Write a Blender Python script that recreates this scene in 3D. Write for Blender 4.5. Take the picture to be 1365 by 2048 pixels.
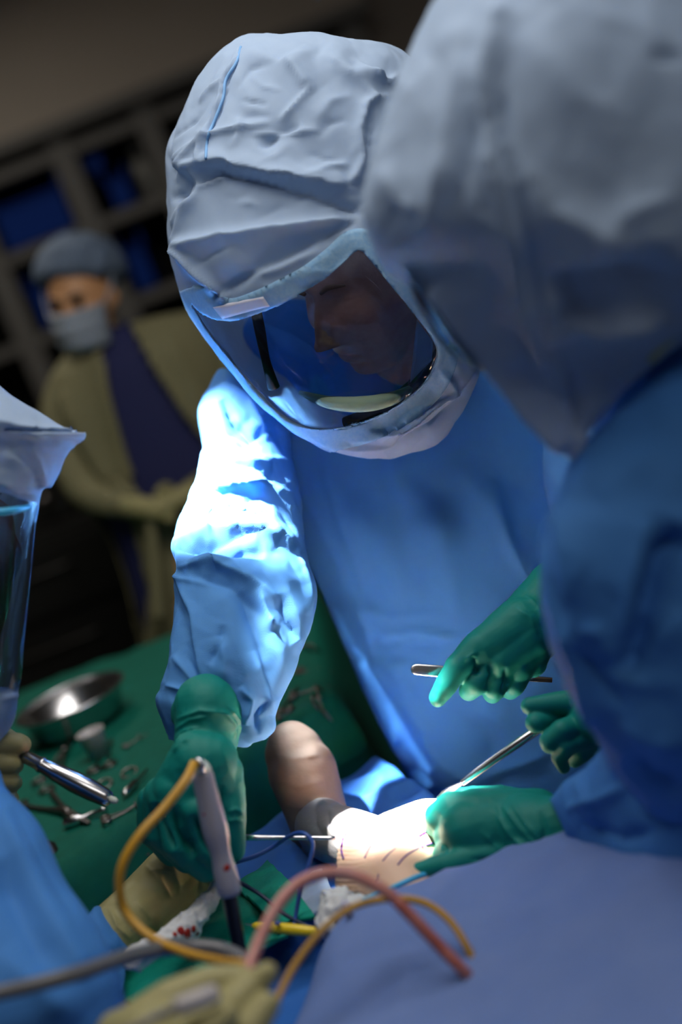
import bpy, bmesh, math, random
import numpy as np
from mathutils import Vector, Matrix
from mathutils.bvhtree import BVHTree

for o in list(bpy.data.objects):
    bpy.data.objects.remove(o, do_unlink=True)
SC = bpy.context.scene
COL = SC.collection
random.seed(7)

# ------------------------------------------------------------------ camera
FPX = 2048 * 50.0 / 36.0
PITCH, ROLL = math.radians(11.0), math.radians(21.5)
CAM = np.array([0.0, 0.0, 1.55])
FWD = np.array([0, math.cos(PITCH), -math.sin(PITCH)])
_u = np.array([0, math.sin(PITCH), math.cos(PITCH)])
_r = np.array([1.0, 0, 0])
RT = math.cos(ROLL) * _r - math.sin(ROLL) * _u
UP = math.sin(ROLL) * _r + math.cos(ROLL) * _u
cd = bpy.data.cameras.new('camera')
cam = bpy.data.objects.new('camera', cd)
COL.objects.link(cam)
cam.matrix_world = Matrix(((RT[0], UP[0], -FWD[0], CAM[0]), (RT[1], UP[1], -FWD[1], CAM[1]),
                           (RT[2], UP[2], -FWD[2], CAM[2]), (0, 0, 0, 1)))
cd.sensor_fit = 'VERTICAL'
cd.sensor_height = 36.0
cd.sensor_width = 24.0
cd.lens = 50.0
cd.clip_start = 0.05
cd.dof.use_dof = True
cd.dof.focus_distance = 1.90
cd.dof.aperture_fstop = 1.15
SC.camera = cam

# ------------------------------------------------------------------ world, lights, exposure
W = bpy.data.worlds.new('world')
SC.world = W
W.use_nodes = True
W.node_tree.nodes['Background'].inputs[0].default_value = (0.5, 0.55, 0.62, 1)
W.node_tree.nodes['Background'].inputs[1].default_value = 0.02
SC.view_settings.view_transform = 'Standard'
SC.view_settings.look = 'None'
SC.view_settings.exposure = 0.0
SC.view_settings.gamma = 1.0
SC.view_settings.use_curve_mapping = False
SC.cycles.use_denoising = True
SC.cycles.max_bounces = 10
SC.cycles.transparent_max_bounces = 16
SC.cycles.sample_clamp_indirect = 40.0
SC.cycles.caustics_reflective = False
SC.cycles.caustics_refractive = False


def aim(o, loc, target):
    o.location = loc
    o.rotation_euler = (Vector(target) - Vector(loc)).to_track_quat('-Z', 'Y').to_euler()


def spot(name, loc, target, power, angle, blend, radius, color):
    l = bpy.data.lights.new(name, 'SPOT')
    l.energy = power
    l.spot_size = math.radians(angle)
    l.spot_blend = blend
    l.shadow_soft_size = radius
    l.color = color
    o = bpy.data.objects.new(name, l)
    COL.objects.link(o)
    aim(o, loc, target)
    return o


def area(name, loc, target, power, size, color):
    l = bpy.data.lights.new(name, 'AREA')
    l.shape = 'RECTANGLE'
    l.size, l.size_y = size
    l.energy = power
    l.color = color
    o = bpy.data.objects.new(name, l)
    COL.objects.link(o)
    aim(o, loc, target)
    return o


# two theatre lamps (one over the operating surgeon's shoulder, one on the knee), a ceiling panel over the field, two added fill lights
spot('surgical_lamp_arm', (-0.52, 2.16, 2.62), (-0.156, 1.985, 1.29), 4200, 7.9, 0.6, 0.05, (0.93, 0.97, 1.0))
spot('surgical_lamp_knee', (-0.09, 1.60, 2.62), (-0.062, 1.745, 0.84), 8500, 6.6, 1.0, 0.05, (1.0, 0.97, 0.93))
area('ceiling_panel_field', (0.20, 1.70, 2.66), (0.20, 1.70, 0), 24, (1.5, 1.1), (1.0, 0.95, 0.90))
area('fill_light_front', (0.9, 0.0, 2.66), (0.9, 0.0, 0), 10, (1.2, 0.6), (1.0, 0.95, 0.90))  # unseen fill added above the camera for camera-facing cloth and the right hood
area('fill_light_back', (-0.9, 3.9, 2.66), (-0.9, 3.9, 0), 8, (0.6, 0.6), (1.0, 0.92, 0.8))  # unseen fill added to brighten the upper back wall

# ------------------------------------------------------------------ helpers


def ray(x, y):
    return FWD + (x - 682.5) / FPX * RT + (1024 - y) / FPX * UP


def P(x, y, d):
    return CAM + d * ray(x, y)


def pz(x, y, z):
    r = ray(x, y)
    return CAM + r * ((z - CAM[2]) / r[2])


def py_(x, y, Y):
    r = ray(x, y)
    return CAM + r * (Y / r[1])


def px_of(V):
    q = V - CAM
    d = q @ FWD
    return np.stack([682.5 + FPX * (q @ RT) / d, 1024 - FPX * (q @ UP) / d, d], -1)


_rs = np.random.RandomState(3)
_perm = np.arange(256)
_rs.shuffle(_perm)
_perm = np.concatenate([_perm, _perm, _perm])
_val = _rs.rand(256) * 2 - 1


def noise(V, s=1.0, off=0.0):
    X = V * s + off + 200.0
    I = np.floor(X).astype(int)
    f = X - I
    f = f * f * (3 - 2 * f)
    I = I & 255
    out = 0
    for dx in (0, 1):
        for dy in (0, 1):
            for dz in (0, 1):
                h = _val[_perm[_perm[_perm[(I[:, 0] + dx) & 255] + ((I[:, 1] + dy) & 255)] + ((I[:, 2] + dz) & 255)]]
                w = (f[:, 0] if dx else 1 - f[:, 0]) * (f[:, 1] if dy else 1 - f[:, 1]) * (f[:, 2] if dz else 1 - f[:, 2])
                out = out + h * w
    return out


def facet(V, cell, seed=0.0):
    """piecewise-flat crumple: straight interpolation between random heights, domain gently warped"""
    W = V + 0.35 * cell * np.stack([noise(V, .6 / cell, 3.1 + seed), noise(V, .6 / cell, 9.7 + seed), noise(V, .6 / cell, 17.3 + seed)], -1)
    Rm = np.array([[.74, .48, .47], [-.63, .72, .26], [-.22, -.50, .84]])
    X = (W @ Rm.T) / cell + 200.0 + seed
    I = np.floor(X).astype(int)
    f = X - I
    I = I & 255
    g = lambda a, b, c: _val[_perm[_perm[_perm[a & 255] + (b & 255)] + (c & 255)]]
    # tetrahedral interpolation keeps every cell flat with sharp creases
    o = np.argsort(-f, axis=1)
    n = len(V)
    ar = np.arange(n)
    cur = I.copy()
    fs = np.take_along_axis(f, o, 1)
    w = [1 - fs[:, 0], fs[:, 0] - fs[:, 1], fs[:, 1] - fs[:, 2], fs[:, 2]]
    out = w[0] * g(cur[:, 0], cur[:, 1], cur[:, 2])
    for k in range(3):
        cur[ar, o[:, k]] += 1
        out = out + w[k + 1] * g(cur[:, 0], cur[:, 1], cur[:, 2])
    return out


def normals(V, faces):
    N = np.zeros_like(V)
    F = np.array([f if len(f) == 4 else (f[0], f[1], f[2], f[2]) for f in faces])
    a, b, c, d = V[F[:, 0]], V[F[:, 1]], V[F[:, 2]], V[F[:, 3]]
    n = np.cross(c - a, d - b)
    tri = F[:, 2] == F[:, 3]
    if tri.any():
        n[tri] = np.cross(b[tri] - a[tri], c[tri] - a[tri])
    for k in range(4):
        np.add.at(N, F[:, k], n)
    L = np.linalg.norm(N, axis=1, keepdims=True)
    return N / np.maximum(L, 1e-12)


def seg_dist(xy, pts):
    """unsigned distance, signed side and 0..1 length position to a polyline"""
    best = np.full(len(xy), 1e9)
    side = np.zeros(len(xy))
    tt = np.zeros(len(xy))
    pts = np.array(pts, float)
    L = np.linalg.norm(np.diff(pts, axis=0), axis=1)
    acc = np.concatenate([[0], np.cumsum(L)])
    for i in range(len(pts) - 1):
        a, b = pts[i], pts[i + 1]
        ab = b - a
        t = np.clip(((xy - a) @ ab) / (ab @ ab), 0, 1)
        q = xy - (a + t[:, None] * ab)
        dd = np.hypot(q[:, 0], q[:, 1])
        m = dd < best
        best[m] = dd[m]
        side[m] = np.sign(ab[0] * q[m, 1] - ab[1] * q[m, 0])
        tt[m] = (acc[i] + t[m] * L[i]) / acc[-1]
    return best, side, tt


def fold(V, N, folds, front=True):
    """raise or sink real folds; each fold: (pixel polyline, width1, width2, height in px)"""
    q = px_of(V)
    xy = q[:, :2]
    vd = CAM - V
    vd /= np.linalg.norm(vd, axis=1, keepdims=True)
    face = np.clip((N * vd).sum(1) * 2.5 + 0.2, 0, 1) if front else np.ones(len(V))
    disp = np.zeros(len(V))
    for f in folds:
        pts, w1, w2, h = f[:4]
        ends = f[4] if len(f) > 4 else (0.25, 0.25)
        P2 = np.array(pts, float)
        mar = 5 * max(w1, w2)
        m = ((xy[:, 0] > P2[:, 0].min() - mar) & (xy[:, 0] < P2[:, 0].max() + mar) &
             (xy[:, 1] > P2[:, 1].min() - mar) & (xy[:, 1] < P2[:, 1].max() + mar))
        if not m.any():
            continue
        dd, s, t = seg_dist(xy[m], P2)
        w = np.where(s > 0, w1, w2)
        e = 0.12 * w
        pr = np.exp(-(np.sqrt(dd * dd + e * e) - e) / w * 1.3)
        ta = np.ones(len(t))
        if ends[0] > 0:
            ta *= np.clip(t / ends[0], 0, 1) ** 0.7
        if ends[1] > 0:
            ta *= np.clip((1 - t) / ends[1], 0, 1) ** 0.7
        disp[m] += 1.5 * h * pr * ta
    return V + N * (disp * face * q[:, 2] / FPX)[:, None]


def rand_folds(n, box, ang, length, width, height, seed):
    r = random.Random(seed)
    out = []
    for i in range(n):
        x, y = r.uniform(box[0], box[2]), r.uniform(box[1], box[3])
        a = math.radians(r.uniform(*ang))
        l = r.uniform(*length)
        bend = r.uniform(-.25, .25)
        p0 = (x - l / 2 * math.cos(a), y - l / 2 * math.sin(a))
        p2 = (x + l / 2 * math.cos(a), y + l / 2 * math.sin(a))
        p1 = (x - math.sin(a) * l * bend, y + math.cos(a) * l * bend)
        w = r.uniform(*width)
        out.append(((p0, p1, p2), w, w * r.uniform(.4, 1.6), r.uniform(*height) * r.choice((1, 1, -1)), (0.5, 0.5)))
    return out


def cat(vals, n):
    """Catmull-Rom resample of rows"""
    A = np.array(vals, float)
    k = len(A)
    out = []
    for u in np.linspace(0, k - 1, n):
        i = min(int(u), k - 2)
        t = u - i
        p0, p1, p2, p3 = A[max(i - 1, 0)], A[i], A[i + 1], A[min(i + 2, k - 1)]
        out.append(0.5 * ((2 * p1) + (-p0 + p2) * t + (2 * p0 - 5 * p1 + 4 * p2 - p3) * t * t + (-p0 + 3 * p1 - 3 * p2 + p3) * t ** 3))
    return np.array(out)


def loft_vf(st, rings, seg, power=2.0, cap0=True, cap1=True):
    """stations (Lx,Ly,Rx,Ry,depth,thickness): closed tube whose silhouette runs through L and R"""
    S = cat(st, rings)
    ph = np.linspace(0, 2 * math.pi, seg, endpoint=False)
    c, s = np.cos(ph), np.sin(ph)
    cc = np.sign(c) * np.abs(c) ** (2 / power)
    ss = np.sign(s) * np.abs(s) ** (2 / power)
    V = []
    for lx, ly, rx, ry, d, t in S:
        a0, b0 = P(lx, ly, d), P(rx, ry, d)
        ctr, ax = (a0 + b0) / 2, (b0 - a0) / 2
        w = np.linalg.norm(ax)
        tow = -FWD * w * t
        V.append(ctr + cc[:, None] * ax + ss[:, None] * tow)
    V = np.concatenate(V)
    F = []
    for i in range(rings - 1):
        for j in range(seg):
            k = (j + 1) % seg
            F.append((i * seg + j, i * seg + k, (i + 1) * seg + k, (i + 1) * seg + j))
    if cap0:
        V = np.vstack([V, V[:seg].mean(0)])
        for j in range(seg):
            F.append((len(V) - 1, (j + 1) % seg, j))
    if cap1:
        b = (rings - 1) * seg
        V = np.vstack([V, V[b:b + seg].mean(0)])
        for j in range(seg):
            F.append((len(V) - 1, b + j, b + (j + 1) % seg))
    # make sure the faces point outwards
    N = normals(V, F)
    if (N * (V - V.mean(0))).sum() < 0:
        F = [tuple(reversed(f)) for f in F]
    return V, F


def mesh(name, V, F, mat, parent=None, smooth=True):
    me = bpy.data.meshes.new(name)
    me.from_pydata([tuple(map(float, v)) for v in V], [], [tuple(map(int, f)) for f in F])
    me.validate()
    me.update()
    if smooth:
        me.polygons.foreach_set('use_smooth', [True] * len(me.polygons))
    mats = mat if isinstance(mat, (list, tuple)) else [mat]
    for m in mats:
        me.materials.append(m)
    o = bpy.data.objects.new(name, me)
    COL.objects.link(o)
    if parent:
        par(o, parent)
    return o


def par(o, p):
    o.parent = p
    bpy.context.view_layer.update()
    o.matrix_parent_inverse = p.matrix_world.inverted()


def tag(o, label=None, cat_=None, group=None, kind=None):
    if label:
        o['label'] = label
    if cat_:
        o['category'] = cat_
    if group:
        o['group'] = group
    if kind:
        o['kind'] = kind
    return o


def empty(name, loc, label=None, cat_=None, group=None):
    o = bpy.data.objects.new(name, None)
    o.empty_display_size = 0.05
    COL.objects.link(o)
    o.location = tuple(map(float, loc))
    bpy.context.view_layer.update()
    return tag(o, label, cat_, group)


def get_vf(o):
    n = len(o.data.vertices)
    V = np.empty(n * 3)
    o.data.vertices.foreach_get('co', V)
    return V.reshape(-1, 3), [tuple(p.vertices) for p in o.data.polygons]


def set_v(o, V):
    o.data.vertices.foreach_set('co', np.asarray(V, float).ravel())
    o.data.update()


_sph = {}


def sphere_vf(n=12, m=8):
    if (n, m) not in _sph:
        V = [(0, 0, 1)]
        F = []
        for i in range(1, m):
            t = math.pi * i / m
            for j in range(n):
                p = 2 * math.pi * j / n
                V.append((math.sin(t) * math.cos(p), math.sin(t) * math.sin(p), math.cos(t)))
        V.append((0, 0, -1))
        for j in range(n):
            F.append((0, 1 + j, 1 + (j + 1) % n))
            b = 1 + (m - 2) * n
            F.append((len(V) - 1, b + (j + 1) % n, b + j))
        for i in range(m - 2):
            for j in range(n):
                a = 1 + i * n
                F.append((a + j, a + n + j, a + n + (j + 1) % n, a + (j + 1) % n))
        _sph[(n, m)] = (np.array(V), F)
    return _sph[(n, m)]


class Blob:
    """union of tapered capsules and ellipsoids fused into one continuous skin"""

    def __init__(s):
        s.V, s.F, s.n = [], [], 0

    def add(s, V, F):
        s.V.append(np.asarray(V))
        s.F += [tuple(i + s.n for i in f) for f in F]
        s.n += len(V)

    def ball(s, c, r, axes=None):
        V, F = sphere_vf(32, 20)
        r = np.array([r, r, r]) if np.isscalar(r) else np.array(r)
        V = V * r
        if axes is not None:
            V = V @ np.array(axes)
        s.add(V + np.asarray(c), F)

    def caps(s, a, b, ra, rb):
        a, b = np.asarray(a, float), np.asarray(b, float)
        L = np.linalg.norm(b - a)
        k = max(2, int(L / (0.35 * min(ra, rb))) + 1)
        ax = (b - a) / max(L, 1e-9)
        t1 = np.cross(ax, [0.3, 0.9, 0.2])
        t1 /= np.linalg.norm(t1)
        t2 = np.cross(ax, t1)
        n = 30
        V, F = [], []
        h = 8
        prof = [(-ra * math.cos(math.pi / 2 * i / h), ra * math.sin(math.pi / 2 * i / h)) for i in range(h)]
        prof += [(L * i / k, ra + (rb - ra) * i / k) for i in range(k + 1)]
        prof += [(L + rb * math.sin(math.pi / 2 * i / h), rb * math.cos(math.pi / 2 * i / h)) for i in range(1, h + 1)]
        for z, r in prof:
            for j in range(n):
                p = 2 * math.pi * j / n
                V.append(a + ax * z + max(r, 1e-5) * (math.cos(p) * t1 + math.sin(p) * t2))
        for i in range(len(prof) - 1):
            for j in range(n):
                F.append((i * n + j, i * n + (j + 1) % n, (i + 1) * n + (j + 1) % n, (i + 1) * n + j))
        F.append(tuple(range(n))[::-1])
        b0 = (len(prof) - 1) * n
        F.append(tuple(range(b0, b0 + n)))
        s.add(V, F)

    def chain(s, pts):
        """pts: (x px, y px, depth, radius px)"""
        for (x, y, d, r), (x2, y2, d2, r2) in zip(pts[:-1], pts[1:]):
            s.caps(P(x, y, d), P(x2, y2, d2), r * d / FPX, r2 * d2 / FPX)

    def build(s, name, mat, parent=None, voxel=0.0025, smooth=6, factor=0.5):
        me = bpy.data.meshes.new('tmp')
        me.from_pydata([tuple(map(float, v)) for v in np.vstack(s.V)], [], s.F)
        o = bpy.data.objects.new('tmp', me)
        COL.objects.link(o)
        m = o.modifiers.new('r', 'REMESH')
        m.mode = 'VOXEL'
        m.voxel_size = voxel
        if smooth:
            k = o.modifiers.new('s', 'SMOOTH')
            k.factor = factor
            k.iterations = smooth
        dg = bpy.context.evaluated_depsgraph_get()
        dg.update()
        m2 = bpy.data.meshes.new_from_object(o.evaluated_get(dg))
        bpy.data.objects.remove(o, do_unlink=True)
        bpy.data.meshes.remove(me)
        m2.name = name
        m2.materials.clear()
        m2.materials.append(mat)
        m2.polygons.foreach_set('use_smooth', [True] * len(m2.polygons))
        r = bpy.data.objects.new(name, m2)
        COL.objects.link(r)
        if parent:
            par(r, parent)
        return r


def refold(o, folds, crumple=0.0, cs=40.0, front=True):
    V, F = get_vf(o)
    N = normals(V, F)
    if crumple:
        V = V + N * (crumple * (1 - 2 * np.abs(noise(V, cs))))[:, None]
        N = normals(V, F)
    set_v(o, fold(V, N, folds, front))


def tube_vf(pts, rad, seg=12, per=8, cap=True):
    """world polyline (N,3) with radius list -> smooth tube"""
    pts = np.array(pts, float)
    rad = np.full(len(pts), rad) if np.isscalar(rad) else np.array(rad, float)
    A = cat(np.column_stack([pts, rad]), (len(pts) - 1) * per + 1)
    C, Rr = A[:, :3], A[:, 3]
    T = np.gradient(C, axis=0)
    T /= np.linalg.norm(T, axis=1, keepdims=True)
    n = np.cross(T[0], [0.21, 0.35, 0.91])
    n /= np.linalg.norm(n)
    V, F = [], []
    for i in range(len(C)):
        n = n - T[i] * (n @ T[i])
        n /= np.linalg.norm(n)
        b = np.cross(T[i], n)
        for j in range(seg):
            p = 2 * math.pi * j / seg
            V.append(C[i] + Rr[i] * (math.cos(p) * n + math.sin(p) * b))
    for i in range(len(C) - 1):
        for j in range(seg):
            F.append((i * seg + j, i * seg + (j + 1) % seg, (i + 1) * seg + (j + 1) % seg, (i + 1) * seg + j))
    if cap:
        F.append(tuple(range(seg))[::-1])
        b = (len(C) - 1) * seg
        F.append(tuple(range(b, b + seg)))
    return V, F


def tube(name, pxs, rpx, mat, parent=None, seg=12, per=8):
    """pxs: (x,y,depth) ; rpx radius in px (scalar or list)"""
    pts = [P(*p) for p in pxs]
    rp = [rpx] * len(pxs) if np.isscalar(rpx) else rpx
    rad = [r * p[2] / FPX for r, p in zip(rp, pxs)]
    V, F = tube_vf(pts, rad, seg, per)
    return mesh(name, V, F, mat, parent)


def lathe_vf(a, b, prof, seg=24):
    """profile (t along a->b, radius m)"""
    a, b = np.asarray(a, float), np.asarray(b, float)
    ax = b - a
    u = ax / np.linalg.norm(ax)
    t1 = np.cross(u, [0.13, 0.31, 0.94])
    t1 /= np.linalg.norm(t1)
    t2 = np.cross(u, t1)
    V, F = [], []
    for t, r in prof:
        for j in range(seg):
            p = 2 * math.pi * j / seg
            V.append(a + ax * t + max(r, 1e-5) * (math.cos(p) * t1 + math.sin(p) * t2))
    for i in range(len(prof) - 1):
        for j in range(seg):
            F.append((i * seg + j, i * seg + (j + 1) % seg, (i + 1) * seg + (j + 1) % seg, (i + 1) * seg + j))
    F.append(tuple(range(seg))[::-1])
    b0 = (len(prof) - 1) * seg
    F.append(tuple(range(b0, b0 + seg)))
    return V, F


def box_vf(lo, hi):
    x0, y0, z0 = lo
    x1, y1, z1 = hi
    V = [(x0, y0, z0), (x1, y0, z0), (x1, y1, z0), (x0, y1, z0), (x0, y0, z1), (x1, y0, z1), (x1, y1, z1), (x0, y1, z1)]
    F = [(0, 3, 2, 1), (4, 5, 6, 7), (0, 1, 5, 4), (1, 2, 6, 5), (2, 3, 7, 6), (3, 0, 4, 7)]
    return V, F


def box(name, lo, hi, mat, parent=None, bevel=0.0):
    V, F = box_vf(lo, hi)
    o = mesh(name, V, F, mat, parent, smooth=False)
    if bevel:
        bm = bmesh.new()
        bm.from_mesh(o.data)
        bmesh.ops.bevel(bm, geom=bm.edges[:], offset=bevel, segments=2, affect='EDGES')
        bm.to_mesh(o.data)
        bm.free()
    return o


def bvh_of(objs):
    V, F, n = [], [], 0
    for o in objs:
        v, f = get_vf(o)
        V += [tuple(a) for a in v]
        F += [tuple(i + n for i in g) for g in f]
        n += len(v)
    return BVHTree.FromPolygons(V, F)


def inside(xy, poly):
    poly = np.array(poly, float)
    x, y = xy[:, 0], xy[:, 1]
    r = np.zeros(len(xy), bool)
    j = len(poly) - 1
    for i in range(len(poly)):
        xi, yi = poly[i]
        xj, yj = poly[j]
        with np.errstate(divide='ignore', invalid='ignore'):
            c = ((yi > y) != (yj > y)) & (x < (xj - xi) * (y - yi) / (yj - yi + 1e-12) + xi)
        r ^= c
        j = i
    return r


def smooth_poly(pts, n):
    A = np.array(pts, float)
    k = len(A)
    out = []
    for u in np.linspace(0, k, n, endpoint=False):
        i = int(u)
        t = u - i
        p0, p1, p2, p3 = A[(i - 1) % k], A[i % k], A[(i + 1) % k], A[(i + 2) % k]
        out.append(0.5 * ((2 * p1) + (-p0 + p2) * t + (2 * p0 - 5 * p1 + 4 * p2 - p3) * t * t + (-p0 + 3 * p1 - 3 * p2 + p3) * t ** 3))
    return np.array(out)


def patch(name, quad, nu, nv, bvh, off, mat, parent=None, thick=0.0006):
    """sticker laid on a surface: bilinear grid of a pixel quad dropped along the view on the bvh, given thickness"""
    q = [np.array(p, float) for p in quad]
    top, bot, last = [], [], 1.9
    for i in range(nu + 1):
        for j in range(nv + 1):
            u, v = i / nu, j / nv
            p = (1 - u) * (1 - v) * q[0] + u * (1 - v) * q[1] + u * v * q[2] + (1 - u) * v * q[3]
            r = ray(*p)
            rn = r / np.linalg.norm(r)
            h = bvh.ray_cast(Vector(CAM), Vector(rn))
            if h[0] is not None:
                n = np.array(h[1])
                if n @ rn > 0:
                    n = -n
                w = np.array(h[0])
                last = h[3]
            else:
                w, n = CAM + rn * last, -rn
            top.append(w + n * (off + thick))
            bot.append(w + n * off)
    V = top + bot
    m = len(top)
    F = []
    g = lambda i, j: i * (nv + 1) + j
    for i in range(nu):
        for j in range(nv):
            F.append((g(i, j), g(i, j + 1), g(i + 1, j + 1), g(i + 1, j)))
            F.append((m + g(i, j), m + g(i + 1, j), m + g(i + 1, j + 1), m + g(i, j + 1)))
    rim = [g(i, 0) for i in range(nu + 1)] + [g(nu, j) for j in range(1, nv + 1)] + [g(i, nv) for i in range(nu - 1, -1, -1)] + [g(0, j) for j in range(nv - 1, 0, -1)]
    for a, b in zip(rim, rim[1:] + rim[:1]):
        F.append((a, b, m + b, m + a))
    return mesh(name, V, F, mat, parent)


def shell(o, thick):
    """give a sheet its thickness"""
    m = o.modifiers.new('solid', 'SOLIDIFY')
    m.thickness = thick
    m.offset = -1
    return o


# ------------------------------------------------------------------ materials
def mk(name, base, rough=0.6, metal=0.0, spec=0.5, sheen=0.0, sss=0.0, coat=0.0, trans=0.0, bump=None, mottle=None, alpha=1.0):
    """bump: (scale, strength, kind) ; mottle: (scale, second colour, amount)"""
    m = bpy.data.materials.new(name)
    m.use_nodes = True
    nt = m.node_tree
    b = nt.nodes['Principled BSDF']
    b.inputs['Base Color'].default_value = (*base, 1)
    b.inputs['Roughness'].default_value = rough
    b.inputs['Metallic'].default_value = metal
    b.inputs['Specular IOR Level'].default_value = spec
    b.inputs['Sheen Weight'].default_value = sheen
    b.inputs['Coat Weight'].default_value = coat
    b.inputs['Transmission Weight'].default_value = trans
    if sss:
        b.inputs['Subsurface Weight'].default_value = sss
        b.inputs['Subsurface Radius'].default_value = (1.0, 0.4, 0.25)
        b.inputs['Subsurface Scale'].default_value = 0.008
    tc = nt.nodes.new('ShaderNodeTexCoord')
    col = None
    if mottle:
        n = nt.nodes.new('ShaderNodeTexNoise')
        n.inputs['Scale'].default_value = mottle[0]
        n.inputs['Detail'].default_value = 6
        n.inputs['Roughness'].default_value = 0.6
        nt.links.new(tc.outputs['Object'], n.inputs['Vector'])
        r = nt.nodes.new('ShaderNodeValToRGB')
        r.color_ramp.elements[0].position = 0.5 - 0.18
        r.color_ramp.elements[1].position = 0.5 + 0.18
        r.color_ramp.elements[0].color = (*base, 1)
        k = mottle[2]
        r.color_ramp.elements[1].color = (*[a * (1 - k) + c * k for a, c in zip(base, mottle[1])], 1)
        nt.links.new(n.outputs['Fac'], r.inputs['Fac'])
        nt.links.new(r.outputs['Color'], b.inputs['Base Color'])
        col = r.outputs['Color']
    if bump:
        bp = nt.nodes.new('ShaderNodeBump')
        bp.inputs['Strength'].default_value = bump[1]
        bp.inputs['Distance'].default_value = bump[3] if len(bump) > 3 else 0.002
        if bump[2] == 'noise':
            n = nt.nodes.new('ShaderNodeTexNoise')
            n.inputs['Scale'].default_value = bump[0]
            n.inputs['Detail'].default_value = 5
            nt.links.new(tc.outputs['Object'], n.inputs['Vector'])
            nt.links.new(n.outputs['Fac'], bp.inputs['Height'])
        elif bump[2] == 'weave':
            n = nt.nodes.new('ShaderNodeTexVoronoi')
            n.inputs['Scale'].default_value = bump[0]
            n.inputs['Randomness'].default_value = 0.25
            nt.links.new(tc.outputs['Object'], n.inputs['Vector'])
            nt.links.new(n.outputs['Distance'], bp.inputs['Height'])
        elif bump[2] == 'crumple':
            n = nt.nodes.new('ShaderNodeTexNoise')
            n.noise_type = 'RIDGED_MULTIFRACTAL'
            n.inputs['Scale'].default_value = bump[0]
            n.inputs['Detail'].default_value = 3
            nt.links.new(tc.outputs['Object'], n.inputs['Vector'])
            nt.links.new(n.outputs['Fac'], bp.inputs['Height'])
        nt.links.new(bp.outputs['Normal'], b.inputs['Normal'])
    return m


def cloth_mat(name, base, transl=0.25, mottle=None, bump=None, rough=0.75, spec=0.3):
    """non-woven fabric: principled plus thin translucency"""
    m = mk(name, base, rough, spec=spec, mottle=mottle, bump=bump)
    nt = m.node_tree
    b = nt.nodes['Principled BSDF']
    t = nt.nodes.new('ShaderNodeBsdfTranslucent')
    t.inputs['Color'].default_value = (*base, 1)
    mx = nt.nodes.new('ShaderNodeMixShader')
    mx.inputs[0].default_value = transl
    nt.links.new(b.outputs[0], mx.inputs[1])
    nt.links.new(t.outputs[0], mx.inputs[2])
    nt.links.new(mx.outputs[0], nt.nodes['Material Output'].inputs['Surface'])
    return m


def clear_mat(name, tint, gloss_rough=0.03):
    """thin clear sheet: see-through with fresnel reflection"""
    m = bpy.data.materials.new(name)
    m.use_nodes = True
    nt = m.node_tree
    nt.nodes.remove(nt.nodes['Principled BSDF'])
    tr = nt.nodes.new('ShaderNodeBsdfTransparent')
    tr.inputs[0].default_value = (*tint, 1)
    gl = nt.nodes.new('ShaderNodeBsdfGlossy')
    gl.inputs['Roughness'].default_value = gloss_rough
    fr = nt.nodes.new('ShaderNodeFresnel')
    fr.inputs[0].default_value = 1.6
    mx = nt.nodes.new('ShaderNodeMixShader')
    nt.links.new(fr.outputs[0], mx.inputs[0])
    nt.links.new(tr.outputs[0], mx.inputs[1])
    nt.links.new(gl.outputs[0], mx.inputs[2])
    nt.links.new(mx.outputs[0], nt.nodes['Material Output'].inputs['Surface'])
    return m


M = {}
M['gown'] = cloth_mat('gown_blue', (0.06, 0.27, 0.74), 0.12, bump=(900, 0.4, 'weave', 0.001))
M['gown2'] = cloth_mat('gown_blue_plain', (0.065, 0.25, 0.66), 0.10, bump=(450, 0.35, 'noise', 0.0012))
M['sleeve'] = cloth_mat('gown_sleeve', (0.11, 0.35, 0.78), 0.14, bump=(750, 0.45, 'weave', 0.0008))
M['hood'] = cloth_mat('hood_pale', (0.39, 0.52, 0.71), 0.30, mottle=(60, (0.43, 0.56, 0.74), 0.6), bump=(22, 0.4, 'crumple', 0.008))
M['band'] = cloth_mat('hood_band', (0.33, 0.52, 0.70), 0.15, mottle=(170, (0.20, 0.42, 0.68), 0.9), bump=(300, 0.3, 'noise', 0.001))
M['tape'] = mk('white_tape', (0.62, 0.62, 0.72), 0.6)
M['visor'] = clear_mat('visor_clear', (0.92, 0.96, 1.0))
M['glove'] = mk('glove_green', (0.0, 0.215, 0.18), 0.6, spec=0.35, bump=(45, 0.15, 'noise', 0.004))
M['tan'] = mk('glove_tan', (0.36, 0.33, 0.15), 0.5, spec=0.35, bump=(45, 0.15, 'noise', 0.004))
M['skin'] = mk('skin_leg', (0.80, 0.53, 0.37), 0.5, sss=0.15, mottle=(30, (0.84, 0.56, 0.40), 0.8), bump=(160, 0.2, 'noise', 0.001))
M['face'] = mk('skin_face', (0.62, 0.33, 0.26), 0.65, sss=0.15, mottle=(50, (0.52, 0.24, 0.19), 0.8), bump=(220, 0.25, 'noise', 0.001))
M['nurse_skin'] = mk('skin_nurse', (0.62, 0.32, 0.15), 0.5)
M['metal'] = mk('steel', (0.62, 0.62, 0.64), 0.22, metal=1.0)
M['dark_metal'] = mk('steel_dark', (0.22, 0.20, 0.19), 0.35, metal=1.0)
M['black'] = mk('black_plastic', (0.006, 0.006, 0.010), 0.3)
M['black_strap'] = mk('black_strap', (0.012, 0.014, 0.022), 0.7)
M['grip'] = mk('grey_plastic', (0.36, 0.36, 0.43), 0.35)
M['grip_end'] = mk('white_plastic', (0.62, 0.68, 0.62), 0.35)
M['yellow'] = mk('yellow_cable', (0.55, 0.29, 0.02), 0.4)
M['pen'] = mk('yellow_plastic', (0.85, 0.62, 0.02), 0.35)
M['blood'] = mk('blood', (0.35, 0.02, 0.01), 0.3)
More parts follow.
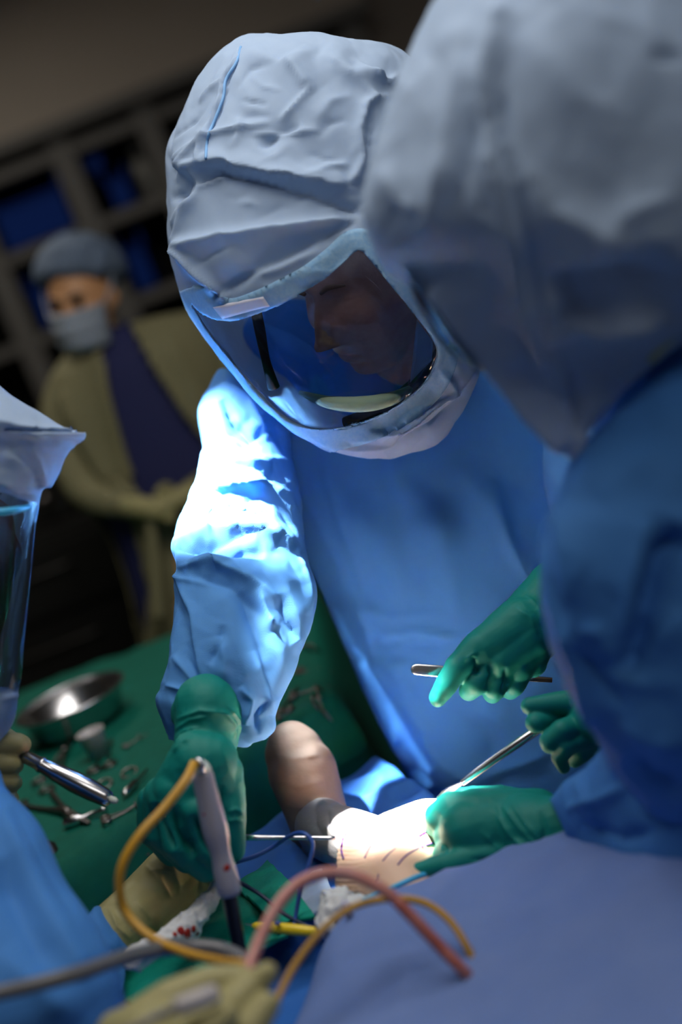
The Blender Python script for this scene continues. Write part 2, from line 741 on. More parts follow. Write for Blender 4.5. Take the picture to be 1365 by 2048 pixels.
M['pink'] = mk('pink_tube', (0.60, 0.30, 0.27), 0.3, mottle=(25, (0.42, 0.10, 0.07), 0.7))
M['redtube'] = mk('blood_filled_tube', (0.42, 0.11, 0.08), 0.3, mottle=(40, (0.55, 0.22, 0.18), 0.8))
M['greytube'] = mk('grey_tube', (0.13, 0.135, 0.15), 0.35)
M['cord'] = mk('blue_cord', (0.03, 0.09, 0.36), 0.35)
M['navycord'] = mk('navy_cord', (0.005, 0.015, 0.06), 0.4)
M['green'] = cloth_mat('green_drape', (0.0, 0.135, 0.09), 0.05, mottle=(30, (0.0, 0.17, 0.115), 0.8), bump=(60, 0.25, 'noise', 0.003))
M['towel'] = cloth_mat('green_towel', (0.0, 0.30, 0.22), 0.05, bump=(250, 0.5, 'noise', 0.002))
M['drape'] = cloth_mat('blue_drape', (0.17, 0.26, 0.55), 0.08, mottle=(14, (0.13, 0.22, 0.52), 0.7), bump=(300, 0.2, 'noise', 0.001))
M['drape2'] = cloth_mat('deep_blue_drape', (0.03, 0.16, 0.55), 0.05, bump=(300, 0.2, 'noise', 0.001))
M['edge'] = mk('light_blue_edge', (0.05, 0.42, 0.72), 0.5)
M['gauze'] = cloth_mat('gauze', (0.72, 0.74, 0.76), 0.1, bump=(180, 0.8, 'noise', 0.003))
M['wrap'] = cloth_mat('brown_wrap', (0.20, 0.15, 0.12), 0.05, bump=(120, 0.4, 'noise', 0.002))
M['stock'] = cloth_mat('grey_stocking', (0.30, 0.29, 0.29), 0.05, bump=(120, 0.4, 'noise', 0.002))
M['ink'] = mk('purple_ink', (0.10, 0.02, 0.25), 0.5)
M['paleplastic'] = mk('pale_plastic', (0.5, 0.47, 0.47), 0.4)
M['clear'] = mk('clear_tip', (0.50, 0.48, 0.60), 0.15)
M['wall'] = mk('wall_paint', (0.32, 0.28, 0.24), 0.8, mottle=(2, (0.30, 0.26, 0.22), 0.5))
M['ceil'] = mk('ceiling_paint', (0.40, 0.36, 0.32), 0.85)
M['floor'] = mk('floor_vinyl', (0.035, 0.03, 0.026), 0.55, mottle=(5, (0.045, 0.04, 0.034), 0.6))
M['cab'] = mk('cabinet_grey', (0.10, 0.097, 0.092), 0.6)
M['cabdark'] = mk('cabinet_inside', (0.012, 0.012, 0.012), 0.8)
M['bin'] = mk('blue_bin', (0.003, 0.03, 0.22), 0.6, spec=0.1)
M['bottle'] = mk('white_bottle', (0.30, 0.30, 0.28), 0.5)
M['cart'] = mk('cart_black', (0.012, 0.011, 0.010), 0.5)
M['cap'] = cloth_mat('bouffant_cap', (0.16, 0.22, 0.32), 0.2, bump=(60, 0.5, 'noise', 0.005))
M['mask'] = cloth_mat('face_mask', (0.36, 0.42, 0.50), 0.1, bump=(40, 0.3, 'noise', 0.003))
M['ygown'] = cloth_mat('yellow_gown', (0.24, 0.225, 0.12), 0.1, bump=(25, 0.3, 'noise', 0.006))
M['navy'] = cloth_mat('navy_scrubs', (0.02, 0.025, 0.10), 0.02)
M['hair'] = mk('dark_hair', (0.01, 0.008, 0.006), 0.5)
M['brow'] = mk('brow_hair', (0.25, 0.13, 0.09), 0.7)
M['eye'] = mk('eye_white', (0.55, 0.52, 0.5), 0.2)
M['iris'] = mk('iris_dark', (0.02, 0.015, 0.01), 0.2)
M['collar'] = cloth_mat('pale_green_collar', (0.42, 0.56, 0.40), 0.3)
M['seam'] = mk('seam_blue', (0.16, 0.36, 0.66), 0.6)
M['lip'] = mk('lip', (0.42, 0.17, 0.15), 0.45)

# ------------------------------------------------------------------ the room
def struct(name, lo, hi, mat, bevel=0.0):
    return tag(box(name, lo, hi, mat, None, bevel), kind='structure')


struct('floor', (-3.1, -1.6, -0.1), (3.1, 5.7, 0.0), M['floor'])
struct('ceiling', (-3.1, -1.6, 2.7), (3.1, 5.7, 2.8), M['ceil'])
struct('wall_back', (-3.1, 5.6, 0.0), (3.1, 5.7, 2.7), M['wall'])
struct('wall_left', (-3.1, -1.5, 0.0), (-3.0, 5.6, 2.7), M['wall'])
struct('wall_right', (3.0, -1.5, 0.0), (3.1, 5.6, 2.7), M['wall'])
struct('wall_front', (-3.1, -1.6, 0.0), (3.1, -1.5, 2.7), M['wall'])
sof = struct('soffit', (-3.0, 5.0, 2.19), (0.70, 5.6, 2.7), M['wall'])
struct('trim_1', (-3.0, 4.985, 2.145), (0.72, 5.6, 2.19), M['cab'], 0.008)
struct('trim_2', (0.70, 5.3, 0.0), (3.0, 5.6, 2.7), M['wall'])
struct('baseboard_back', (0.70, 5.285, 0.0), (3.0, 5.3, 0.1), M['cab'])

# open shelving against the back wall: frame with uprights and shelves, dark back
sh = empty('shelving_unit', (-0.8, 5.3, 0), 'grey open shelving built in under the soffit at the back wall', 'shelves')
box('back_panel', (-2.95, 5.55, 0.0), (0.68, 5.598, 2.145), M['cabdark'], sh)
UPR = [-2.95, -2.15, -1.45, -0.80, -0.44, -0.13, 0.26, 0.64]
for x in UPR:
    box('upright', (x - 0.04, 5.05, 0.0), (x + 0.04, 5.55, 2.145), M['cab'], sh, 0.004)
for z in (0.08, 0.55, 0.95, 1.25, 1.53, 1.82, 2.09):
    box('shelf', (-2.91, 5.06, z - 0.02), (0.60, 5.55, z + 0.02), M['cab'], sh, 0.003)


def shelf_bin(x0, x1, z, h, label, y0=5.12):
    t = empty('storage_bin', ((x0 + x1) / 2, y0 + .16, z), label, 'bin', 'blue bins on the back shelves')
    bm = bmesh.new()
    y1 = y0 + 0.32
    for lo, hi in (((x0, y0, z), (x1, y1, z + .01)), ((x0, y0, z), (x1, y0 + .01, z + h * .75)), ((x0, y1 - .01, z), (x1, y1, z + h)),
                   ((x0, y0, z), (x0 + .01, y1, z + h)), ((x1 - .01, y0, z), (x1, y1, z + h))):
        V, F = box_vf(lo, hi)
        vs = [bm.verts.new(v) for v in V]
        for f in F:
            bm.faces.new([vs[i] for i in f])
    me = bpy.data.meshes.new('tub')
    bm.to_mesh(me)
    bm.free()
    me.materials.append(M['bin'])
    o = bpy.data.objects.new('tub', me)
    COL.objects.link(o)
    par(o, t)
    box('lip', (x0 - .004, y0 - .012, z + h * .72), (x1 + .004, y0 + .004, z + h * .78), M['bin'], t, 0.003)
    box('contents', (x0 + .015, y0 + .015, z + .012), (x1 - .015, y1 - .015, z + h * .7), M['bin'], t, 0.01)


shelf_bin(-0.755, -0.490, 1.84, 0.20, 'large blue storage bin on the top shelf at the photo edge')
shelf_bin(-0.395, -0.318, 1.985, 0.08, 'small blue box stacked on another blue box beside white bottle')
shelf_bin(-0.350, -0.262, 1.84, 0.145, 'blue bin under the small blue box on the top shelf')
shelf_bin(-0.745, -0.500, 1.55, 0.20, 'large blue bin on the shelf behind the cap of the masked nurse')
shelf_bin(-0.390, -0.300, 1.55, 0.21, 'narrow blue bin in the middle shelf right of the nurse cap')
bt = empty('bottle', (-0.205, 5.28, 1.84), 'pale plastic bottle standing on the top shelf', 'bottle')
V, F = lathe_vf((-0.212, 5.25, 1.84), (-0.212, 5.25, 2.03), [(0, .028), (.05, .034), (.62, .034), (.78, .022), (.84, .014)], 20)
mesh('bottle_body', V, F, M['bottle'], bt)
V, F = lathe_vf((-0.212, 5.25, 2.0), (-0.212, 5.25, 2.04), [(0, .017), (.9, .017), (1, .014)], 16)
mesh('bottle_cap', V, F, M['bottle'], bt)

# dark equipment cart on the floor behind the instrument table
ct = empty('equipment_cart', (-0.85, 4.35, 0), 'black equipment cart with drawers standing in the dark behind the table', 'cart')
box('cart_body', (-1.45, 4.1, 0.10), (-0.45, 4.6, 1.02), M['cart'], ct, 0.015)
for i in range(4):
    z = 0.14 + i * 0.215
    dr = box('drawer', (-1.41, 4.075, z), (-0.49, 4.105, z + 0.195), M['cart'], ct, 0.006)
    V, F = tube_vf([(-1.1, 4.08, z + .13), (-1.1, 4.05, z + .13), (-0.8, 4.05, z + .13), (-0.8, 4.08, z + .13)], .006, 10, 4)
    mesh('handle', V, F, M['cart'], dr)
for x in (-1.38, -0.52):
    for y in (4.18, 4.52):
        V, F = lathe_vf((x - .015, y, .05), (x + .015, y, .05), [(0, .03), (.1, .048), (.9, .048), (1, .03)], 16)
        mesh('caster', V, F, M['black'], ct)
        box('caster_fork', (x - .022, y - .012, .05), (x + .022, y + .012, .105), M['dark_metal'], ct)
cn = empty('monitor', (-0.92, 4.32, 1.02), 'dark switched-off device with knobs on the equipment cart', 'device')
box('casing', (-1.12, 4.18, 1.02), (-0.72, 4.48, 1.26), M['cart'], cn, 0.02)
for i in range(3):
    V, F = lathe_vf((-1.0 + i * .1, 4.185, 1.1), (-1.0 + i * .1, 4.15, 1.1), [(0, .022), (.8, .02), (1, .015)], 14)
    mesh('knob', V, F, M['dark_metal'], cn)

# ------------------------------------------------------------------ people
def cam_dir(r, u, t):
    """direction from right, up and towards-the-camera components"""
    v = r * RT + u * UP - t * FWD
    return v / np.linalg.norm(v)


def head_vf(c, fwd, up, s=1.0):
    n, m = 110, 84
    V, F = sphere_vf(n, m)
    V = V[:, [0, 1, 2]].copy()
    x, y, z = V[:, 0] * .076, V[:, 1] * .098, V[:, 2] * .118
    # cranium fuller at the back, jaw narrower
    k = np.clip(-(z + .02) / .098, 0, 1)
    x = x * (1 - .30 * k)
    y = np.where(y > 0, y * (1 - .06 * k), y * (1 - .45 * k))
    y = y + np.where((z < 0), .012 * k, 0)
    y = np.where(y > 0, y * .93, y * 1.08)
    fr = np.clip(y / .05, 0, 1)
    g = lambda cx, cz, sx, sz: np.exp(-((x - cx) / sx) ** 2 - ((z - cz) / sz) ** 2)
    dy = np.zeros(len(x))
    dy += .006 * np.exp(-((z - .033) / .009) ** 2) * np.exp(-(x / .045) ** 4)          # brow
    t = np.clip((.022 - z) / .062, 0, 1)
    dy += (.008 + .031 * t) * np.exp(-(x / (.0095 + .007 * t)) ** 2) * np.clip((.034 - z) / .012, 0, 1) * np.clip((z + .047) / .007, 0, 1)
    for s2 in (-1, 1):
        dy += .012 * g(s2 * .0145, -.036, .0065, .009)      # nostril wings
        dy -= .013 * g(s2 * .031, .014, .017, .011)         # sockets
        dy += .009 * g(s2 * .031, .012, .012, .007)         # lids
        dy -= .003 * g(s2 * .031, .009, .012, .002)         # lid line
        dy += .006 * g(s2 * .045, -.018, .018, .016)        # cheek
        fx = .020 + .35 * np.clip(-.035 - z, 0, .03)
        dy -= .004 * np.exp(-((x - s2 * fx) / .004) ** 2) * np.exp(-((z + .05) / .018) ** 2)   # nasolabial
    dy += .005 * g(0, -.060, .022, .006)
    dy -= .006 * g(0, -.0665, .024, .0022)
    dy += .006 * g(0, -.074, .018, .006)
    dy -= .005 * g(0, -.085, .022, .005)
    dy += .010 * g(0, -.100, .020, .014)
    dy -= .0015 * (np.exp(-((z - .062) / .002) ** 2) + np.exp(-((z - .076) / .002) ** 2)) * np.exp(-(x / .035) ** 4)
    y = y + dy * fr
    # ears
    sd = np.clip(np.abs(x) / .06, 0, 1)
    e = np.exp(-((y + .012) / .014) ** 2 - ((z + .003) / .026) ** 2)
    x = x + np.sign(x) * .020 * e * (sd > .75)
    fwd = np.asarray(fwd) / np.linalg.norm(fwd)
    up = np.asarray(up) - fwd * (np.asarray(up) @ fwd)
    up /= np.linalg.norm(up)
    rt = np.cross(fwd, up)
    return np.asarray(c) + s * (x[:, None] * rt + y[:, None] * fwd + z[:, None] * up), F, (rt, fwd, up)


def cut_hood(name, st, rings, seg, poly, folds, parent, mat, bandw=0, crumple=.0, power=2.2, both=False):
    V0, F = loft_vf(st, rings, seg, power)
    N = normals(V0, F)
    V = V0 + N * (crumple * (1.2 * facet(V0, .06) + .6 * facet(V0, .028, 5.) + .8 * noise(V0, 9.0)))[:, None]
    V = fold(V, normals(V, F), folds)
    q = px_of(V0)
    sp = smooth_poly(poly, 160)
    ins = inside(q[:, :2], sp)
    vd = CAM - V0
    facing = (N * vd).sum(1) > 0.0
    sel = ins & (facing | both)
    fv, fh = [], []
    for f in F:
        (fv if all(sel[i] for i in f) else fh).append(f)
    vset = set(i for f in fv for i in f)
    hset = set(i for f in fh for i in f)
    rim = np.array(sorted(vset & hset))
    closed = np.vstack([sp, sp[:1]])
    for i in rim:
        d2 = ((sp - q[i, :2]) ** 2).sum(1)
        k = int(d2.argmin())
        V0[i] = P(sp[k][0], sp[k][1], q[i, 2])
        V[i] = V0[i]

    def sub(faces, VV, off=None):
        ids = sorted(set(i for f in faces for i in f))
        mp = {a: b for b, a in enumerate(ids)}
        return VV[ids], [tuple(mp[i] for i in f) for f in faces], ids
    a, b, _ = sub(fh, V)
    hood = mesh(name, a, b, mat, parent)
    a, b, _ = sub(fv, V0)
    vis = mesh('visor', a, b, M['visor'], hood)
    band = None
    if bandw:
        qq = px_of(V)
        dist, _, _ = seg_dist(qq[:, :2], closed)
        near = (dist < bandw) & facing & ~sel
        near[rim] = True
        fb = [f for f in fh if all(near[i] for i in f)]
        # outer edge pulled to an even width
        cnt = {}
        for f in fb:
            for u, v in zip(f, f[1:] + f[:1]):
                e = (min(u, v), max(u, v))
                cnt[e] = cnt.get(e, 0) + 1
        VB = V + normals(V, F) * 0.003
        rs = set(rim.tolist())
        for (u, v), c in cnt.items():
            if c == 1:
                for i in (u, v):
                    if i in rs or dist[i] < bandw * .5 or (N[i] * vd[i]).sum() < .5 * np.linalg.norm(vd[i]):
                        continue
                    k = int(((sp - qq[i, :2]) ** 2).sum(1).argmin())
                    p = sp[k] + (qq[i, :2] - sp[k]) * bandw / max(dist[i], 1)
                    VB[i] = P(p[0], p[1], px_of(VB[i][None])[0, 2])
        a, b, _ = sub(fb, VB)
        band = shell(mesh('trim_band', a, b, M['band'], hood), 0.001)
    return hood, vis, band


# ---- operating surgeon -------------------------------------------------------
S1 = empty('person', (0.22, 2.15, 0.0), 'surgeon bending over the knee in pale hood with clear visor and blue gown, green gloves', 'person')

hood_st = [(590, 90, 670, 92, 2.02, .8), (480, 100, 790, 112, 2.02, .8), (425, 142, 850, 160, 2.02, .85), (372, 226, 885, 240, 2.02, .88),
           (341, 310, 908, 325, 2.02, .88), (335, 400, 925, 410, 2.02, .87), (340, 490, 940, 500, 2.01, .86), (357, 570, 955, 590, 2.0, .84),
           (398, 655, 966, 670, 2.0, .8), (458, 737, 960, 745, 2.0, .74), (540, 826, 932, 815, 2.0, .66), (612, 878, 898, 868, 1.99, .58),
           (684, 906, 850, 900, 1.99, .5), (735, 918, 790, 915, 1.99, .4)]
hood_poly = [(392, 612), (425, 634), (470, 640), (520, 625), (575, 600), (630, 570), (680, 532), (716, 501), (738, 518), (790, 580), (830, 630),
             (865, 678), (873, 712), (850, 762), (800, 806), (740, 838), (680, 855), (630, 857), (592, 845), (556, 820), (515, 778), (470, 727),
             (428, 676), (404, 640)]
HF = [
    # overhanging brow bulge and the tuck line above it
    ([(372, 352), (392, 334), (450, 326), (520, 345), (600, 366), (720, 384)], 9, 40, 15, (.05, .2)),
    ([(385, 372), (440, 345), (520, 362), (620, 388), (735, 425)], 16, 7, -10, (.1, .1)),
    ([(352, 492), (470, 472), (600, 452), (705, 437)], 34, 12, 15, (.1, .1)),
    ([(420, 600), (540, 530), (640, 480), (712, 442)], 10, 26, -10, (.1, .05)),
    ([(352, 492), (400, 545), (455, 600)], 12, 9, 10, (.1, .1)),
    ([(352, 492), (372, 430), (405, 372)], 12, 10, 8, (.1, .2)),
    ([(400, 335), (392, 350), (400, 375), (420, 362), (450, 352)], 6, 6, 8, (.1, .1)),
    ([(345, 400), (365, 385), (385, 350)], 8, 8, -7),
    ([(345, 460), (368, 420), (392, 400)], 7, 7, 6),
    # crown seam with bunched wrinkles
    ([(482, 92), (470, 125), (448, 160), (443, 195), (428, 235), (412, 275), (408, 315), (415, 330)], 5, 7, 6, (0, .05)),
    ([(482, 92), (475, 125), (456, 160), (451, 195), (436, 235), (420, 275), (416, 315)], 4, 4, -5, (0, .05)),
    ([(412, 275), (460, 262), (540, 245)], 5, 9, 6, (.05, .4)), ([(395, 262), (412, 275), (380, 320), (352, 365)], 6, 6, 6),
    ([(408, 280), (370, 310), (350, 340)], 5, 8, 5), ([(448, 160), (420, 180), (400, 205)], 5, 7, 5),
    ([(560, 240), (590, 210), (625, 175)], 9, 4, 6), ([(505, 270), (570, 268), (640, 262)], 5, 10, 5),
    ([(520, 300), (560, 265), (600, 255)], 16, 22, -10), ([(570, 120), (600, 160), (620, 190)], 14, 30, 9),
    ([(640, 110), (700, 150), (770, 160)], 18, 30, 8), ([(735, 160), (780, 165), (800, 150)], 6, 9, 7), ([(725, 310), (722, 260), (735, 210), (760, 190)], 7, 12, 9),
    ([(735, 330), (745, 250), (742, 215)], 4, 8, -6), ([(700, 380), (722, 330), (732, 290)], 12, 12, 8),
    ([(620, 360), (660, 335), (700, 330)], 14, 9, 5), ([(470, 300), (480, 260), (478, 230)], 8, 5, 4),
    ([(480, 95), (560, 130), (640, 100)], 30, 30, 5),
    # lower rim strip and chin folds
    ([(480, 560), (560, 535), (640, 500)], 12, 12, 5),
    ([(760, 880), (830, 835), (900, 790), (950, 740)], 7, 14, 9), ([(700, 880), (790, 860), (860, 815)], 6, 9, 6),
    ([(770, 905), (860, 850), (930, 790)], 10, 6, -7), ([(640, 885), (720, 895), (800, 890)], 8, 12, 6), ([(880, 735), (905, 770), (890, 800)], 8, 8, 6),
] + rand_folds(26, (360, 110, 780, 420), (-60, 40), (40, 120), (4, 12), (1.5, 4.0), 5) + rand_folds(14, (370, 380, 700, 600), (-40, 10), (50, 130), (5, 12), (1.5, 4), 6)
HF = [(f[0], f[1], f[2], f[3] * 1.45, *f[4:]) for f in HF]
hood1, vis1, band1 = cut_hood('hood', hood_st, 230, 300, hood_poly, HF, S1, M['hood'], 44, .004)
hb = bvh_of([hood1, band1])
patch('tape', [(428, 613), (528, 592), (541, 611), (447, 637)], 10, 4, hb, .002, M['tape'], hood1)
vb = bvh_of([vis1])
patch('sticker', [(836, 640), (868, 684), (866, 722), (822, 768)], 5, 6, vb, -.004, M['tape'], hood1)
# seam tape strip over the crown
seam = [(482, 94), (473, 125), (452, 160), (447, 195), (432, 235), (416, 275), (412, 318)]
pts = []
for x, y in cat(seam, 26):
    r = ray(x, y)
    r = r / np.linalg.norm(r)
    h = hb.ray_cast(Vector(CAM), Vector(r))
    if h[0] is not None:
        pts.append(np.array(h[0]) - r * .0005)
V, F = tube_vf(pts, .0021, 6, 2)
mesh('seam', V, F, M['seam'], hood1)

# head and body under the hood
hc = P(733, 566, 1.985)
fwd, up = cam_dir(-.60, -.52, .60), cam_dir(-.36, .80, .45)
HV, HFc, (h_rt, h_fw, h_up) = head_vf(hc, fwd, up, 1.06)
hl = lambda x, y, z: hc + 1.06 * (x * h_rt + y * h_fw + z * h_up)
B = Blob()
B.add(HV, HFc)
B.caps(hl(0, -.03, -.07), P(830, 760, 2.16), .055, .062)
B.caps(P(830, 760, 2.16), P(900, 1000, 2.24), .062, .10)
B.caps(P(900, 1000, 2.26), P(960, 1500, 2.28), .10, .11)
B.caps(P(830, 800, 2.2), P(520, 830, 2.16), .06, .045)
B.caps(P(520, 830, 2.16), P(495, 1150, 2.0), .045, .036)
B.caps(P(495, 1150, 2.0), P(415, 1440, 1.82), .036, .028)
body1 = B.build('body', M['face'], S1, .0022, 1)
for s in (-1, 1):
    V, F = sphere_vf(18, 12)
    V, F = tube_vf([hl(s * .014, .098, .030), hl(s * .028, .096, .036), hl(s * .046, .084, .033)], [.0028, .004, .0018], 8, 6)
    mesh('eyebrow', V, F, M['brow'], S1)
# pale collar of the scrubs and the helmet strap seen through the visor
V, F = tube_vf([P(600, 785, 1.94), P(660, 805, 1.91), P(730, 808, 1.90), P(790, 795, 1.91), P(838, 768, 1.95)], [.003, .009, .011, .009, .004], 14, 8)
mesh('collar', V, F, M['collar'], S1)
V, F = tube_vf([P(508, 600, 1.90), P(520, 660, 1.905), P(532, 720, 1.91), P(548, 775, 1.93)], [.0075, .0075, .006, .0085], 10, 8)
mesh('helmet_strap', V, F, M['black_strap'], hood1)
V, F = tube_vf([P(690, 846, 1.95), P(760, 822, 1.93), P(830, 772, 1.94), P(880, 700, 1.96)], [.008, .011, .011, .006], 10, 8)
mesh('helmet_chin_bar', V, F, M['black_strap'], hood1)

# gown: torso
tor = [(530, 610, 880, 620, 2.15, .35), (470, 680, 1000, 690, 2.17, .40), (490, 770, 1110, 770, 2.19, .48), (530, 870, 1170, 870, 2.20, .50),
       (560, 960, 1190, 960, 2.20, .52), (592, 1080, 1200, 1080, 2.20, .54), (640, 1195, 1205, 1195, 2.21, .55), (692, 1315, 1215, 1315, 2.21, .55),
       (748, 1435, 1230, 1435, 2.22, .55), (802, 1525, 1250, 1525, 2.23, .55), (856, 1615, 1280, 1615, 2.24, .55), (930, 1750, 1330, 1740, 2.26, .55),
       (1010, 1930, 1400, 1900, 2.30, .55)]
V, F = loft_vf(tor, 170, 170, 2.3)
N = normals(V, F)
V = V + N * (.006 * noise(V, 7.0) + .005 * facet(V, .10) + .0025 * facet(V, .04))[:, None]
TF = [([(560, 900), (640, 1040), (720, 1200), (800, 1330)], 40, 26, 9), ([(700, 980), (760, 1120), (800, 1260)], 30, 30, 7),
      ([(780, 900), (800, 960), (830, 1010)], 20, 30, 7), ([(690, 1300), (800, 1290), (880, 1300)], 12, 26, -7), ([(780, 1300), (850, 1280), (920, 1270)], 9, 16, 8),
      ([(720, 1190), (735, 1260), (745, 1330)], 9, 7, 5), ([(850, 980), (900, 1130), (920, 1260)], 40, 26, 10), ([(930, 930), (1000, 1050), (1060, 1170)], 30, 40, 8),
      ([(790, 1400), (880, 1520), (960, 1590)], 30, 40, 7), ([(900, 1400), (980, 1480), (1020, 1580)], 24, 24, -7), ([(960, 1560), (1040, 1530), (1110, 1500)], 12, 20, 7),
      ([(770, 1330), (790, 1345), (800, 1330)], 8, 14, 7),
      ([(640, 920), (690, 1060), (745, 1230)], 9, 22, 7), ([(745, 930), (770, 1080), (820, 1240)], 8, 20, 6), ([(700, 1210), (790, 1235), (900, 1225)], 8, 16, 5),
      ([(760, 1275), (840, 1262), (920, 1275)], 6, 12, 7), ([(690, 1330), (760, 1312), (850, 1322)], 6, 12, -6), ([(860, 1000), (880, 1100), (870, 1220)], 9, 18, 6),
      ([(980, 960), (1010, 1080), (1060, 1160)], 9, 18, 7), ([(800, 1400), (850, 1460), (880, 1550)], 8, 20, 6), ([(930, 1420), (990, 1440), (1040, 1500)], 7, 16, 6), ([(960, 1590), (1020, 1560), (1100, 1555)], 7, 14, -7), ([(545, 880), (575, 970), (600, 1060)], 9, 9, -8)] + \
    rand_folds(18, (640, 950, 1080, 1580), (40, 90), (80, 220), (10, 30), (1.5, 4), 11)
V = fold(V, normals(V, F), TF)
gown1 = mesh('gown', V, F, M['gown'], S1)

# right sleeve (the lit arm), bunched at the elbow
slv = [(440, 742, 560, 752, 2.14, .7), (408, 790, 575, 800, 2.12, .85), (396, 830, 580, 860, 2.10, .85), (404, 905, 590, 935, 2.07, .85), (384, 1000, 600, 1025, 2.03, .85),
       (344, 1085, 615, 1112, 1.98, .85), (352, 1135, 632, 1185, 1.95, .85), (341, 1215, 624, 1252, 1.92, .82), (334, 1300, 592, 1327, 1.89, .8),
       (324, 1368, 562, 1398, 1.87, .72), (314, 1398, 550, 1430, 1.86, .66), (322, 1440, 546, 1462, 1.855, .6), (336, 1478, 500, 1490, 1.85, .5)]
V, F = loft_vf(slv, 260, 220, 2.1, cap1=False)
N = normals(V, F)
V = V + N * (.006 * facet(V, .06) + .0035 * facet(V, .026))[:, None]
SF = [([(440, 760), (500, 800), (540, 880)], 20, 12, 8), ([(445, 800), (470, 850), (520, 900)], 12, 7, -11), ([(420, 840), (460, 880), (490, 900)], 14, 9, 8),
      ([(400, 905), (470, 920), (545, 930)], 26, 12, 12), ([(460, 935), (520, 945), (560, 980)], 9, 8, -6), ([(410, 980), (480, 975), (535, 965)], 9, 16, 13),
      ([(400, 1010), (470, 1015), (530, 990)], 11, 7, -5), ([(390, 1035), (460, 1010), (520, 1045)], 10, 14, 11), ([(500, 1000), (550, 1060), (600, 1110)], 8, 14, 9),
      ([(345, 1085), (430, 1060), (520, 1060), (560, 1080)], 26, 12, 14, (.3, .2)), ([(350, 1100), (430, 1110), (530, 1118)], 7, 18, -14), ([(380, 1125), (470, 1120), (530, 1122)], 10, 8, 8),
      ([(352, 1135), (430, 1128), (500, 1160), (560, 1210)], 10, 24, 13, (.3, .2)), ([(385, 1150), (460, 1170), (540, 1240)], 24, 16, -10),
      ([(350, 1140), (385, 1230), (400, 1330), (410, 1390)], 8, 16, 9), ([(515, 1180), (535, 1230), (550, 1260)], 8, 10, 12), ([(480, 1180), (520, 1290), (550, 1400)], 16, 20, -11),
      ([(560, 1190), (575, 1240), (600, 1280)], 16, 10, -9), ([(440, 1270), (455, 1320), (450, 1370)], 24, 9, 9), ([(420, 1330), (440, 1290), (445, 1250)], 10, 10, -7),
      ([(345, 1310), (375, 1345), (400, 1380)], 12, 9, 8), ([(330, 1370), (360, 1380), (400, 1392)], 8, 8, 7), ([(480, 1375), (500, 1400), (490, 1450)], 6, 10, 11),
      ([(510, 1300), (535, 1370), (545, 1430)], 14, 10, 8), ([(520, 1470), (515, 1430), (535, 1400)], 6, 9, -9), ([(590, 1100), (615, 1170), (620, 1230)], 12, 14, 9)] + \
    rand_folds(14, (360, 850, 570, 1150), (-20, 30), (80, 180), (7, 16), (3, 7), 21) + rand_folds(7, (345, 1150, 560, 1400), (50, 100), (90, 180), (8, 18), (2, 4), 22)
V = fold(V, normals(V, F), SF)
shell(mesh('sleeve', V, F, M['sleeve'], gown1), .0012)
# left sleeve, held in front of the body behind the assistant
slv2 = [(1080, 740, 1230, 760, 2.2, .8), (1060, 830, 1290, 860, 2.16, .85), (1090, 960, 1310, 960, 2.1, .85), (1120, 1080, 1310, 1060, 2.03, .85),
        (1130, 1170, 1280, 1110, 1.97, .8), (1110, 1260, 1200, 1130, 1.92, .8), (1085, 1290, 1150, 1170, 1.90, .8)]
V, F = loft_vf(slv2, 60, 60, 2.1, cap1=False)
N = normals(V, F)
V = V + N * (.004 * noise(V, 12.0) + .003 * (1 - 2 * np.abs(noise(V, 24.0))))[:, None]
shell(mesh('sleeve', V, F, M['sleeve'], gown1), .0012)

# right glove: fist closed round the rod of the instrument
d = 1.76
B = Blob()
B.chain([(412, 1412, 1.81, 64), (408, 1470, 1.80, 58), (405, 1520, 1.78, 58)])
B.chain([(388, 1425, 1.815, 46), (438, 1425, 1.815, 46)])
B.chain([(440, 1425, 1.83, 45), (432, 1480, 1.82, 45)])
B.chain([(395, 1520, d, 58), (345, 1595, d + .01, 50)])
B.chain([(410, 1520, d, 56), (385, 1610, d, 50)])
B.chain([(425, 1520, d, 52), (440, 1600, d, 44)])
B.chain([(355, 1580, d, 48), (420, 1640, d, 50)])
B.chain([(325, 1590, d + .02, 38), (322, 1660, d + .025, 34), (375, 1715, d + .035, 30), (430, 1720, d + .05, 26)])       # ring and little finger side
B.chain([(350, 1610, d - .005, 40), (360, 1685, d - .004, 36), (412, 1733, d + .005, 31), (445, 1720, d + .03, 27)])    # middle
B.chain([(395, 1620, d - .015, 40), (415, 1690, d - .012, 34), (440, 1722, d + .0, 29), (460, 1700, d + .03, 25)])       # index
B.chain([(305, 1600, d + .045, 30), (300, 1660, d + .05, 27), (345, 1710, d + .06, 24)])                                # little finger
B.chain([(448, 1545, d + .005, 40), (463, 1610, d - .005, 30), (466, 1665, d - .005, 26), (470, 1700, d, 22)])           # thumb
gl = B.build('glove', M['glove'], S1, .0019, 7)
refold(gl, [([(352, 1440), (400, 1422), (470, 1430)], 5, 8, 5), ([(350, 1462), (380, 1440), (420, 1432)], 5, 6, 4), ([(348, 1485), (372, 1462), (400, 1455)], 5, 6, 4),
            ([(440, 1420), (466, 1445), (470, 1480)], 4, 7, 5), ([(452, 1410), (476, 1440), (478, 1470)], 4, 6, 4), ([(348, 1505), (365, 1485), (385, 1478)], 4, 6, 4),
            ([(345, 1612), (355, 1660), (390, 1715)], 8, 8, -14), ([(385, 1630), (405, 1680), (430, 1720)], 7, 7, -13), ([(312, 1605), (320, 1650), (350, 1700)], 7, 7, -13),
            ([(455, 1625), (470, 1618), (488, 1628)], 3, 4, 4), ([(455, 1645), (470, 1638), (488, 1645)], 3, 4, 4), ([(445, 1570), (440, 1630), (442, 1690)], 7, 7, -9)], .0006, 60)



